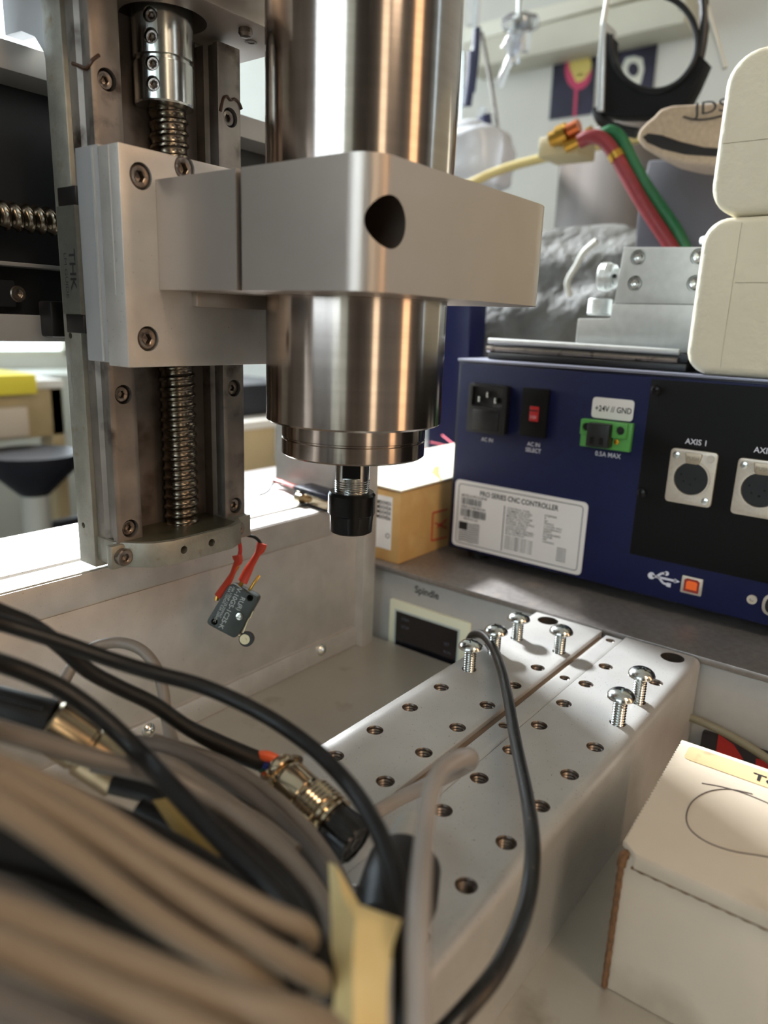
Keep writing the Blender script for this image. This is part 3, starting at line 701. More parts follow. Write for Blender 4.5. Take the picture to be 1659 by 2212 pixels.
s_('MODEL # 3PCI-4-300-M', 318.5, -140.3, 2.1, .82); s_('SERIAL # 01081009124A', 318.5, -149.9, 2.1, .8); s_('MADE IN USA', 315, -160.2, 1.9, .85)
def bars(y0, y1, z0, z1, sd):
    rnd = random.Random(sd); y = y0
    while y > y1:
        w_ = rnd.choice((.4, .4, .7, 1.0)); mb.box(XS_-.12, XS_-.04, max(y-w_, y1), y, z0, z1); y -= w_+rnd.choice((.4, .5, .8))
bars(318.5, 299, -147, -141.2, 3); bars(318.5, 294, -157.5, -150.8, 5)
mb.box(XS_-.12, XS_-.04, 276.6, 277.2, -180, -141.5)
lines = [('CONTROL TYPE:', 'STEPPER'), ('NUMBER OF AXES:', '4'), ('DRIVER OUTPUT:', '3A'), ('MOTOR VOLTAGE:', '75VDC'), ('INPUT VOLTAGE:', '115/230 VAC'), ('FUSING: 4A(115VAC)', '2A(230VAC)'), ('POWER SUPPLY:', '300W'), ('LOGIC BOARD:', 'STANDARD'), ('EXPANSION BOARD:', 'NONE'), ('PLC COMPATIBILITY:', '/RF'), ('AUX OUTPUT:', '+24VDC')]
for k, (l, r_) in enumerate(lines): s_(l, 274.5, -143.6-k*2.15, 1.6, 1.25, b=.004); s_(r_, 241, -143.6-k*2.15, 1.6, 1.3, b=.004)
for k in range(6): s_('AXIS %d LIMIT OUT 1.5A' % (k+1), 274.5, -167.6-k*2.0, 1.45, 1.25, b=.004); s_('IIIIIII(3)', 228, -167.6-k*2.0, 1.45, 1.4, b=.004)
# small flag drawing
mb.box(XS_-.12, XS_-.04, 311, 319.6, -169.6, -162.6)
for k in range(9):
    z = -163.0-k*1.95; y0 = 310.6 if k < 4 else 319.6; n = 10; vs = []; fs = []
    for i in range(n+1):
        y = y0+(299-y0)*i/n; zz = z+.45*math.sin((y-299)*.55); vs += [(XS_-.1, y, zz), (XS_-.1, y, zz-.8)]
    for i in range(n): fs.append((2*i, 2*i+1, 2*i+3, 2*i+2))
    mb.add(vs, fs)
mb.build('sticker_print', M['ink'], stk)
# round four-pin sockets
def panel_socket(yc, zc):
    s0 = plate('round_socket', yc, zc, 31, 38, 3.2, 2.4, M['xlr'], t, x=XC-1.6, bev=.5)
    cut(s0, MB().lathe([(11.2, -4), (11.2, 2.2)], (XC-2.5, yc-.2, zc-.8), (1, 0, 0), 40))
    x = XC-4
    MB().lathe([(11.1, 0), (11.1, 2), (13, 2), (12.6, -.7), (11.4, -.7), (11.1, 0)], (x, yc-.2, zc-.8), (1, 0, 0), 40, cap=False).build('socket_rim', M['xlr'], s0)
    MB().lathe([(10.9, -.2), (10.9, 1.6), (9.2, 1.6), (9.2, .4), (.1, .4)], (x, yc-.2, zc-.8), (1, 0, 0), 40).build('socket_insert', mat('socket_black', (.035,.035,.04), .35), s0)
    q = MB()
    for k, (dy, dz) in enumerate(((6.3, 1.6), (-3.2, -.3), (4.2, -3), (-.4, -4.6))): q.lathe([(.9, 0), (.9, .6)], (x-.3, yc+dy, zc+dz), (1, 0, 0), 12)
    q.build('socket_contact', M['black_ox'], s0)
    q = MB().prism(rq([V(x, yc+6, zc+17.2), V(x, yc-6, zc+17.2), V(x, yc-4.2, zc+9.6), V(x, yc+4.2, zc+9.6)], 1.6), (-1.1, 0, 0), .3)
    q.build('release_tab', mat('worn_nickel', (.66,.60,.52), .4, .7), s0)
    MB().text('PUSH', (x-1.2, yc, zc+12.2), YD, ZD, 2.6, .1, 'CENTER', .0, .95).build('tab_print', mat('tab_grey', (.50,.46,.40), .5, .4), s0)
    for dy, dz in ((11.4, 14.4), (-11.4, -14.8)):
        h_ = MB().lathe([(2.5, 0), (2.3, .8), (1.2, 1.2), (.1, 1.2)], (x, yc+dy, zc+dz), (-1, 0, 0), 20).build('mounting_screw', M['zinc'], s0)
    MB().lathe([(2.8, 0), (2.8, .35), (2.2, .35), (2.2, .1), (.1, .1)], (x, yc-11.2, zc+14.4), (-1, 0, 0), 20).build('blank_boss', M['xlr'], s0)
panel_socket(134.4, -95.0); panel_socket(90.8, -95.8)
for y, z in ((166.3, -38), (166.8, -111.7)):
    q = MB().lathe([(3.4, 0), (3.2, 1.2), (1.8, 2.0), (.1, 2.1)], (XC-1.6, y, z), (-1, 0, 0), 24).build('panel_screw', M['black_ox'], t)
    cut(q, MB().box(XC-5, XC-2.9, y-.35, y+.35, z-1.8, z+1.8).box(XC-5, XC-2.9, y-1.8, y+1.8, z-.35, z+.35))
# data port and its trident mark
u0 = plate('data_port', 124.0, -172.0, 14.4, 12.6, .8, 1.6, M['xlr'], t)
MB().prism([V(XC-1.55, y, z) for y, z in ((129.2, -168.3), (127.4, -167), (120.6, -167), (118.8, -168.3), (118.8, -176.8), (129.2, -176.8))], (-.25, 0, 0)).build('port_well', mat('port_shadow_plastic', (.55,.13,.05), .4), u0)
MB().prism([V(XC-1.8, y, z) for y, z in ((127.6, -169.6), (126.4, -168.6), (121.4, -168.6), (120.2, -169.6), (120.2, -174.8), (127.6, -174.8))], (-.5, 0, 0)).build('port_tongue', M['orange'], u0)
mb = MB(); X_ = XC-.1
def stroke(pts, w_=.8):
    for a, b in zip(pts, pts[1:]):
        a, b = V(X_, *a), V(X_, *b); n = Vector((1, 0, 0)).cross(b-a).normalized()*w_; mb.add([a+n, a-n, b-n, b+n], [(0, 1, 2, 3)])
def dot(y, z, r): mb.lathe([(r, 0), (r, .12)], (X_, y, z), (1, 0, 0), 20)
dot(152.8, -171.8, 2.6); stroke([(152, -171.8), (135, -171.6)]); mb.add([V(X_, 136.4, -169.8), V(X_, 136.4, -173.4), V(X_, 132.2, -171.6)], [(0, 1, 2)])
stroke([(149, -171.6), (146, -168.4), (142.6, -167.6)]); dot(142.4, -167.6, 1.7)
stroke([(147.5, -171.8), (144, -175.2), (140.8, -175.8)]); mb.box(X_-.1, X_, 138.4, 141.4, -177.2, -174.2)
mb.build('trident_mark', M['winki'], fp)
# lower right serial port, cut by the frame
MB().lathe([(3.2, 0), (3.2, 1.6), (1.4, 1.6), (1.2, .2), (.1, .2)], (XC, 84.6, -171.8), (-1, 0, 0), 24).build('port_standoff', M['xlr'], t)
dps = plate('serial_port', 66, -172.5, 24, 15, 6.5, 2.2, M['xlr'], t)
plate('port_face', 66, -172.5, 20, 11.5, 5, .5, M['blackp'], dps, x=XC-2.1)

# ------------------------------------------------ cardboard carton left of the controller
t = thing('cardboard_carton', 'brown cardboard carton with white lid panel standing left of the blue controller', 'box', (600, 390, -197))
MB().box(473.7, 760, 346.4, 440, -196.8, -135, .6).build('carton_body', M['cardboard'], t)
MB().prism([V(471.5, 344.8, -133.6), V(765, 344.8, -131.5), V(765, 441, -130.5), V(474.5, 441, -131)], (0, 0, 1.5), .3).build('carton_lid', mat('white_glued_lid', (.90,.87,.80), .7, noise=(30,.08), second=((.66,.55,.36), 40, .66, .8)), t)
MB().prism([at(u_, v_, 2, -131.4) for u_, v_ in ((903, 1018), (930, 989), (950, 1005), (948, 1023), (955, 1040), (932, 1022), (938, 1008), (929, 1000), (918, 1016))], (0, 0, .5)).build('torn_patch', M['pvcbrown'], t)
mb = MB()
for a, b in (((860, 975), (905, 990)), ((880, 965), (970, 975)), ((930, 955), (975, 965)), ((955, 940), (980, 960)), ((920, 985), (975, 968)), ((840, 985), (880, 992))):
    mb.tube([at(*a, 2, -131), at(*b, 2, -131)], .8, 6)
mb.build('lid_printing', M['palered'], t)
lb = MB().prism([V(473.7, 354.8, -140), V(473.7, 390, -140), V(473.7, 390, -186), V(473.7, 354.8, -186)], (-.3, 0, 0)).build('shipping_label', M['white'], t)
mb = MB()
for k in range(4): mb.text('MDOVD%d' % (3+k), (473.3, 371, -147.5-k*4.2), YD, ZD, 3.2, .1, 'LEFT', .02, .8)
mb.text('O', (473.3, 361, -176), YD, ZD, 4.5, .1, 'LEFT', 0); mb.build('label_print', M['ink'], lb)
MB().text('B', (473.3, 375, -168), YD, ZD, 4.5, .1, 'LEFT', .02).build('label_stamp', M['palered'], lb)
mb = MB()
for a, b in (((935, 1108), (966, 1100)), ((935, 1108), (932, 1168)), ((932, 1168), (964, 1160)), ((940, 1130), (964, 1140)), ((944, 1140), (964, 1122))):
    mb.tube([at(*a, 1, 346.2), at(*b, 1, 346.2)], .7, 6)
mb.build('side_printing', M['redprint'], t)

# ------------------------------------------------ on top of the controller
t = thing('black_tray', 'flat black tray with bright metal edges lying on the blue controller', 'tray', (600, 200, -25.6))
MB().box(540, 660, 153, 313, -25.4, -19.5, 1.5).build('tray_base', M['blackp'], t)
MB().tube([(543, 314, -10.5), (543, 250, -11), (543, 160, -12)], 2.2, 12).build('upper_rail', M['alu_bright'], t)
MB().tube([(543, 315, -17), (543, 250, -17.5), (543, 160, -18)], 2.6, 12).build('lower_rail', M['steel_plain'], t)
MB().box(546, 655, 154, 311, -19.4, -12.8, 1.0).build('tray_deck', M['darkstuff'], t)

t = thing('aluminium_stage', 'stepped aluminium positioning stage with knurled knobs on top of the controller', 'positioning stage', (590, 195, -12.8))
pr = [at(1240, 765, 0, 560), at(1248, 688, 0, 560), at(1318, 688, 0, 560), at(1322, 656, 0, 560), V(560, 150.5, 21), V(560, 150.5, -12.6)]
pr[0].z = -12.6; pr[0].y = 245.7
MB().prism(rq(pr, 1.2, 3), (60, 0, 0), .6).build('stage_base', M['alu_bright'], t)
pr = [V(560.5, 218, 21.3), V(560.5, 215.4, 61.5), V(560.5, 150.5, 59.5), V(560.5, 150.5, 21.3)]
ub = MB().prism(pr, (50, 0, 0), .5).build('stage_block', M['alu_bright'], t)
scp = [at(u_, v_, 0, 560.5) for u_, v_ in ((1378, 556), (1371, 612), (1508, 554), (1500, 612))]
c2 = MB()
for q in scp: c2.lathe([(5.6, -2), (5.6, 4)], q, (1, 0, 0), 28)
cut(ub, c2)
for q in scp: MB().socket(q+V(4, 0, 0), (-1, 0, 0), 4.2, 3.4, 2.0).build('socket_screw', M['zinc'], ub)
def knob(c, axis, r, h, nm='knurled_knob'):
    u_, v_, w_ = frame(axis); n = 72; vs = []; fs = []; c = Vector(c); m = max(5, round(h/(2*math.pi*r/n)))
    for i in range(m+1):
        z = h*i/m; sh = 0.6 if i in (0, m) else 0
        for k in range(n):
            a = 2*math.pi*k/n; g = r*.035*(((k+i) % 4 < 2) != ((k-i) % 4 < 2)); vs.append(c+w_*z+(u_*math.cos(a)+v_*math.sin(a))*(r-sh-g))
    for i in range(m):
        for k in range(n): a, b_ = i*n+k, i*n+(k+1) % n; fs.append((a, b_, b_+n, a+n))
    fs.append(tuple(reversed(range(n)))); fs.append(tuple(m*n+k for k in range(n)))
    mb = MB().add(vs, fs); return mb
p = at(1330, 595, 0, 572)
kb = knob((576, 229, 41.5), (0, 1, 0), 11, 7.5); kb.lathe([(9, -3.5), (10, 0)], (576, 229, 41.5), (0, 1, 0), 32); kb.lathe([(6, -12), (6, -3.5)], (576, 229, 41.5), (0, 1, 0), 28); kb.build('side_knob', M['alu_bright'], t)
MB().lathe([(1.6, 0), (1.6, .5)], (569.8, 223.5, 41.5), (-1, 0, 0), 14).build('grub_hole', M['blackp'], t)
kb = knob((578, 236, 12.6), (0, 0, 1), 9.5, 12.5); kb.build('lower_knob', M['alu_bright'], t)
kb = knob((590, 158, 65), (0, 0, 1), 12, 4.5); kb.lathe([(5, -8), (5, 0)], (590, 158, 65), (0, 0, 1), 24); kb.build('top_knob', M['alu_bright'], t)

def foam(nm, lb, x0, x1, y0, y1, z0, z1, r, org):
    bm = bmesh.new(); bmesh.ops.create_cube(bm, size=1.0)
    for q in bm.verts: q.co = Vector((x0+(q.co.x+.5)*(x1-x0), y0+(q.co.y+.5)*(y1-y0), z0+(q.co.z+.5)*(z1-z0)))
    bmesh.ops.bevel(bm, geom=[e for e in bm.edges if abs((e.verts[0].co-e.verts[1].co).x) > 1], offset=r, segments=8, affect='EDGES', profile=.5)
    bmesh.ops.bevel(bm, geom=[e for e in bm.edges if e.calc_face_angle(0) > 1.2], offset=5.5, segments=4, affect='EDGES', profile=.5)
    mb = MB(); mb.addbm(bm); return mb
mb = foam('', '', 526, 690, -60, 151, -25.4, 74, 16, None)
o = mb.build('foam_block', M['foam'], None, label='off-white polystyrene block resting directly on the controller lid', cat='foam block', angle=60)
cut(o, MB().box(524, 526.7, -70, 126, 33.2, 33.9).box(524, 526.5, 127, 127.6, -20, 70))
mb = foam('', '', 528, 690, -60, 150, 74.6, 171, 20, None)
o = mb.build('foam_block', M['foam'], None, label='off-white polystyrene block on top of the other foam block, felt cuff beside it', cat='foam block', angle=60)
cut(o, MB().box(524, 528.7, -70, 151, 117.6, 118.2))

# ================================================================== WHITE CARTON in the foreground
t = thing('white_carton', 'white corrugated carton with a cream label, right foreground corner', 'box', (300, 20, ZFL))
o_ = V(252, 71.5, 0); yd = (V(254.3, 19.3, 0)-o_).normalized(); yd = V(.03, -1, 0).normalized(); xd = V(1, .05, 0).normalized()
def bxp(a, b, z): return o_+xd*a+yd*b+V(0, 0, z)
ZT = -194.0
LX = 96
MB().prism([bxp(1.2, 1.5, ZFL+.2), bxp(LX, 1.5, ZFL+.2), bxp(LX, 120, ZFL+.2), bxp(1.2, 120, ZFL+.2)], (0, 0, ZT-ZFL-2.6), .4).build('carton_body', M['whitebox'], t)
# lid: closed lid panel with a folded front edge
mb = MB()
N = 70
lid = [bxp(3.5, .2, ZT-2.2)]
top = [bxp(-.6, 5.5, ZT-2.2)] + [bxp(.0, 2.5, ZT-2.2)]
edge = []
for k in range(N+1):
    a = 5+(LX-7)*k/N; edge.append(bxp(a, -.2+(.8 if k % 2 else 0), ZT-2.4))
back = [bxp(LX+.5, 0, ZT-2.4), bxp(LX+.5, 120, ZT-2.4), bxp(0, 120, ZT-2.4), bxp(0, 6, ZT-2.4)]
mb.prism(edge+back, (0, 0, 2.6), .12)
lidp = mb.build('lid', M['whitebox'], t)
mb = MB(); mb.prism([bxp(-.4, 6, ZT-.4), bxp(2.2, 6, ZT-.1), bxp(2.2, 120, ZT-.1), bxp(-.4, 120, ZT-.4)], (0, 0, -6), .5); mb.build('folded_edge', M['whitebox'], t)
# raw corrugated edge of the side wall
pts = []
for k in range(31): pts.append(bxp(.5, 1.2+.12*math.sin(k*2.3), ZFL+1+(ZT-ZFL-8)*k/30))
MB().tube(pts, 1.3, 8, 2).build('raw_edge', M['rawboard'], t)
pts = [bxp(.6, 1.2, ZT-8), bxp(.8, 1.4, ZT-4.5), bxp(2, 2.2, ZT-3.4), bxp(3.6, 4.0, ZT-4.2), bxp(3.4, 5.4, ZT-6)]
MB().tube(pts, 1.9, 8, 5).build('torn_corner', M['rawboard'], t)
mb = MB(); pts = [bxp(.9, 5+112*k/60, ZT-7.2+.25*math.sin(k*2.2)) for k in range(61)]; mb.tube(pts, .55, 6, 2); mb.build('score_line', M['rawboard'], t)
L1 = MB().prism(rq([bxp(LX-3, 4.5, ZT+.3), bxp(LX-3, 110, ZT+.3), bxp(LX-16, 110, ZT+.3), bxp(LX-16, 4.5, ZT+.3)], 3, 4), (0, 0, .2)).build('cream_label', M['creamlabel'], lidp)
MB().text('Top', bxp(LX-13.2, 33.6, ZT+.6), yd, xd, 6.0, .1, 'LEFT', .02, 1.1).build('label_print', M['ink'], lidp)
mb = MB(); pc = [at(u_, v_, 2, ZT+.3) for u_, v_ in ((1516, 1692), (1560, 1700), (1610, 1715), (1680, 1745), (1740, 1780), (1765, 1830), (1740, 1855), (1690, 1856), (1640, 1848), (1580, 1838), (1525, 1818), (1490, 1790), (1483, 1760), (1497, 1730), (1530, 1710), (1575, 1705), (1625, 1715))]
mb.tube(pc, .28, 6, 8); mb.build('pen_circle', mat('pencil_grey', (.35,.31,.30), .7), lidp)

# thin package and cable in the gap behind it
o = MB().box(462.2, 467.5, 20, 90, -300+.2, -247, .5).build('flat_package', M['dust'], None, label='dark package with red shapes in the gap beyond the work table', cat='package')
mb = MB()
for tri in (((1552, 1586), (1585, 1608), (1606, 1640), (1545, 1640)), ((1633, 1638), (1700, 1655), (1700, 1700), (1630, 1700))):
    mb.prism([at(u_, v_, 0, 462.1) for u_, v_ in tri], (-.3, 0, 0))
q = mb.build('red_shape', M['redprint'], None); q.parent = o; dd = ORG[q.name]-ORG[o.name]; q.location = (0, 0, 0)
for v_ in q.data.vertices: v_.co += dd
MB().tube([at(u_, v_, 0, 458) for u_, v_ in ((1440, 1535), (1505, 1555), (1560, 1580), (1610, 1608), (1659, 1640), (1740, 1700))], 2.6, 12).build('grey_cable', mat('olive_grey_jacket', (.48,.46,.38), .45), None, label='olive grey cable sagging along the cabinet beyond the work table', cat='cable')

# ================================================================== CABLES
def cable(name, label, pts, r, m, group=None, n=14, cat='cable'):
    return MB().tube([dp(*p) for p in pts], r, n, 10).build(name, m, None, label=label, cat=cat, group=group)
cable('black_cable', 'black cable arching over the bundle and down past the plastic tube', [(-260, 1260, 190), (-100, 1312, 215), (0, 1345, 228), (120, 1383, 235), (240, 1425, 240), (330, 1453, 242), (430, 1480, 244), (520, 1518, 243), (600, 1562, 240), (680, 1620, 232), (745, 1685, 222), (795, 1755, 208), (832, 1830, 196), (855, 1910, 186), (868, 2010, 178), (872, 2110, 172), (868, 2240, 168), (850, 2400, 170)], 2.6, M['rubber'])
t = thing('connector_cable', 'black cable ending in a nickel round plug with bare coloured wires', 'cable', tuple(dp(560, 1640, 285)))
MB().tube([dp(*p) for p in ((-260, 1210, 200), (-100, 1280, 222), (0, 1322, 236), (70, 1352, 244), (130, 1395, 252), (190, 1448, 258), (260, 1486, 262), (330, 1520, 266), (400, 1568, 270), (460, 1600, 274), (520, 1628, 279), (562, 1645, 283))], [2.8]*9+[3.3, 3.6, 3.7], 14, 10).build('cable_jacket', M['rubber'], t)
A_, B_ = dp(590, 1664, 284), dp(765, 1822, 262); ax = (B_-A_).normalized()
def along(f): return A_+(B_-A_)*f
MB().tube([dp(548, 1636, 283), dp(575, 1633, 281), dp(602, 1645, 281), dp(622, 1668, 281)], 2.1, 10).build('core_wire', M['orangewire'], t)
MB().tube([dp(556, 1644, 283), dp(578, 1652, 282), dp(600, 1662, 283)], 1.9, 10).build('core_wire', M['bluewire'], t)
MB().tube([dp(556, 1650, 284), dp(572, 1665, 284), dp(590, 1680, 285), dp(604, 1690, 285)], 1.9, 10).build('core_wire', M['greenwire'], t)
L_ = (B_-A_).length
MB().lathe([(5.2, L_*.04), (7.6, L_*.08), (7.6, L_*.13), (8.6, L_*.17), (8.9, L_*.20), (8.9, L_*.40), (8.2, L_*.42), (8.2, L_*.44), (9.3, L_*.46)], A_, ax, 40).build('plug_shell', M['nickel'], t)
kn = knob(A_+ax*L_*.44, ax, 10.1, L_*.22); kn.lathe([(9.6, L_*.655), (9.9, L_*.66), (9.9, L_*.69), (8.6, L_*.69)], A_, ax, 40); kn.lathe([(9.7, L_*.72), (9.7, L_*.745)], A_, ax, 40); kn.lathe([(7.9, L_*.66), (7.9, L_*.76)], A_, ax, 40); kn.build('locking_ring', M['nickel'], t)
pv = MB(); prf = []
u_, v_, w_ = frame(ax); vs = []; fs = []
for i, (rr, h) in enumerate(((8.3, L_*.74), (8.5, L_*.76), (8.5, L_*1.0), (8.0, L_*1.02), (6.9, L_*1.02), (6.9, L_*1.005), (.05, L_*1.005))):
    for k in range(48):
        a = 2*math.pi*k/48; g = .5 if (k % 8 < 2 and i < 4) else 0
        vs.append(A_+w_*h+(u_*math.cos(a)+v_*math.sin(a))*(max(rr-g, .05)))
for i in range(6):
    for k in range(48): fs.append((i*48+k, i*48+(k+1) % 48, (i+1)*48+(k+1) % 48, (i+1)*48+k))
pi_ = pv.add(vs, fs).build('plug_insert', mat('gloss_black_plastic', (.045,.045,.05), .25), t)
q = MB()
for k in range(4):
    a = math.pi/4+k*math.pi/2; c = A_+ax*L_*1.0055+(u_*math.cos(a)+v_*math.sin(a))*3.9; q.lathe([(2.1, 0), (2.1, .25), (1.5, .25), (1.4, -.1), (.1, -.1)], c, ax, 18)
q.build('contact_socket', M['blackp'], pi_)
mb = MB(); sd_ = u_ if u_.z > 0 else -u_
up = Vector((0, 0, 1)); up = (up-ax*up.dot(ax)).normalized(); rt_ = ax.cross(up)
for s_ in (-1, 1):
    c = A_+ax*L_*.10+rt_*7.2*s_+up*2.5; mb.lathe([(3.1, -1.5), (3.1, 2.2), (1.2, 2.4), (1.1, 1.3), (.1, 1.2)], c, up+ax*-.2, 20)
mb.tube([A_+ax*L_*.09+rt_*7.6, A_+ax*L_*.07+rt_*4.4+up*6.6, A_+ax*L_*.07+up*8.2, A_+ax*L_*.07-rt_*4.4+up*6.6, A_+ax*L_*.09-rt_*7.6], 2.1, 10, 8, .5)
mb.build('strain_clamp', M['nickel'], t)

cable('black_cable', 'scuffed black cable looping over the table edge from behind a screw', [(1008, 1392, 500), (1022, 1372, 489), (1044, 1372, 476), (1066, 1400, 452), (1084, 1450, 420), (1098, 1510, 386), (1110, 1580, 352), (1124, 1650, 322), (1140, 1730, 292), (1150, 1810, 266), (1149, 1880, 248), (1138, 1950, 234), (1112, 2025, 222), (1072, 2100, 212), (1020, 2165, 204), (960, 2230, 198), (860, 2330, 192)], [2.4]+[2.9]*16, M['rubber_old'])
cable('grey_wire', 'thin grey cable making a tall arch over the rear tray floor', [(112, 1560, 300), (125, 1510, 305), (150, 1450, 312), (190, 1405, 318), (250, 1388, 322), (302, 1402, 320), (336, 1440, 316), (352, 1490, 312), (362, 1560, 304), (382, 1625, 292), (420, 1680, 278), (480, 1725, 262), (560, 1775, 248), (640, 1840, 236)], 2.5, M['greycable'])
cable('clear_tube', 'translucent plastic tube bent into a hook over the table slot', [(905, 2400, 150), (903, 2240, 152), (903, 2100, 156), (905, 1980, 164), (910, 1880, 178), (918, 1790, 200), (930, 1715, 216), (950, 1665, 236), (985, 1642, 258), (1012, 1636, 280), (1010, 1648, 298), (975, 1668, 306), (920, 1697, 305), (870, 1722, 303), (820, 1750, 298), (790, 1775, 288)], [2.7]*8+[3.3, 3.7, 3.8, 3.6, 3.2, 3.0, 3.0, 3.0], M['clear'], cat='tube')

# metal cable plug on the left
t = thing('cable_plug', 'metal cable plug with ribbed black rubber boot at the left edge', 'connector', tuple(dp(120, 1570, 250)))
P0, P1, P2 = dp(-30, 1518, 246), dp(105, 1562, 250), dp(262, 1668, 258)
axb = (P1-P0).normalized()
MB().lathe([(3.2, -30), (5.2, -6), (6.6, 0), (7.8, (P1-P0).length*.8), (8.2, (P1-P0).length)], P0, axb, 28).build('rubber_boot', M['rubber'], t)
q = MB()
for k in range(4):
    a = k*math.pi/2+.5; uu, vv, ww = frame(axb); d_ = uu*math.cos(a)+vv*math.sin(a)
    q.tube([P0+axb*3+d_*6.6, P0+axb*(P1-P0).length*.85+d_*7.9], .8, 8)
q.build('boot_rib', M['rubber'], t)
axs = (P2-P1).normalized(); Ls = (P2-P1).length
MB().lathe([(7.6, -1), (8.6, 0), (8.9, 2), (8.9, Ls*.45), (8.3, Ls*.47), (8.3, Ls*.5), (9.4, Ls*.53), (9.4, Ls), (8.0, Ls), (8.0, Ls*.9), (.1, Ls*.9)], P1, axs, 40).build('metal_shell', mat('brushed_nickel', (.66,.60,.50), .26, 1.0, noise=(120,.2)), t)

# fitting standing on the table behind the tube
t = thing('cable_fitting', 'black cable fitting with pale ribbed collar standing on the near table end', 'connector', tuple(dp(865, 1900, 235)))
F0, F1 = dp(842, 2010, 212), dp(890, 1796, 246); af = (F1-F0).normalized(); Lf = (F1-F0).length
MB().lathe([(6, -4), (10.6, 0), (12.4, Lf*.3), (11.8, Lf*.62), (9.6, Lf*.72)], F0, af, 32).build('rubber_body', M['rubber'], t)
q = knob(F0+af*Lf*.68, af, 8.4, Lf*.2); q.lathe([(7.2, Lf*.86), (7.4, Lf*.9), (6.4, Lf*1.06), (3, Lf*1.09), (.1, Lf*1.09)], F0, af, 28); q.build('pale_collar', mat('translucent_grey_plastic', (.72,.71,.68), .3, trans=.3), t)

# ---- coiled bundle of grey cables held by tape
t = thing('cable_bundle', 'coiled bundle of grey and black cables bound with masking tape, blurred foreground', 'cable bundle', tuple(dp(350, 2000, 200)))
G = []
far = [  # (pts, r, material)
 ([(-280, 1360, 170), (-120, 1395, 195), (0, 1432, 212), (70, 1458, 218), (140, 1492, 222), (220, 1550, 224), (300, 1625, 222), (370, 1700, 208), (440, 1775, 198), (510, 1845, 190), (580, 1910, 183), (640, 1975, 178), (685, 2050, 170), (705, 2130, 163), (708, 2250, 160), (700, 2400, 160)], 2.9, 'rubber'),
 ([(-300, 1500, 150), (-120, 1545, 178), (0, 1578, 200), (90, 1604, 210), (170, 1630, 217), (270, 1655, 224), (370, 1680, 230), (450, 1722, 232), (530, 1778, 228), (600, 1835, 222), (660, 1900, 214), (705, 1970, 204), (722, 2060, 192), (722, 2180, 180), (715, 2400, 180)], 2.9, 'greycable'),
 ([(235, 1607, 262), (300, 1606, 262), (370, 1622, 262), (450, 1655, 260), (530, 1710, 256), (600, 1770, 250), (660, 1835, 240), (710, 1905, 228), (738, 1985, 214), (742, 2090, 198), (738, 2230, 186), (730, 2400, 184)], 2.9, 'greycable_d'),
 ([(330, 1600, 274), (400, 1622, 272), (480, 1650, 270), (560, 1700, 266), (630, 1760, 258), (690, 1830, 246), (735, 1905, 232), (757, 1990, 218), (760, 2100, 202), (752, 2240, 190), (745, 2400, 186)], 2.8, 'greycable'),
 ([(280, 1640, 254), (360, 1650, 254), (440, 1700, 252), (520, 1755, 246), (590, 1815, 238), (650, 1880, 228), (700, 1955, 216), (728, 2050, 202), (733, 2180, 188), (725, 2400, 184)], 2.9, 'greycable'),
 ([(200, 1650, 248), (300, 1668, 250), (400, 1710, 248), (480, 1768, 242), (550, 1830, 234), (620, 1900, 224), (675, 1980, 210), (700, 2080, 196), (705, 2240, 184), (700, 2400, 182)], 2.9, 'greycable_d'),
 ([(360, 1625, 266), (450, 1668, 264), (540, 1725, 258), (615, 1790, 250), (675, 1865, 238), (722, 1945, 222), (745, 2040, 208), (750, 2170, 192), (740, 2400, 188)], 2.7, 'greycable'),
 ([(240, 1695, 240), (330, 1720, 240), (420, 1775, 236), (500, 1840, 228), (570, 1905, 218), (630, 1980, 206), (672, 2070, 192), (682, 2200, 180), (680, 2400, 178)], 3.0, 'rubber'),
 ([(300, 1745, 232), (400, 1800, 228), (480, 1870, 220), (550, 1940, 208), (610, 2020, 196), (645, 2110, 184), (655, 2260, 176), (650, 2400, 176)], 3.2, 'rubber'),
 ([(440, 1770, 226), (530, 1845, 218), (600, 1915, 208), (650, 1995, 196), (690, 2090, 184), (700, 2240, 176), (695, 2400, 176)], 3.2, 'rubber'),
]
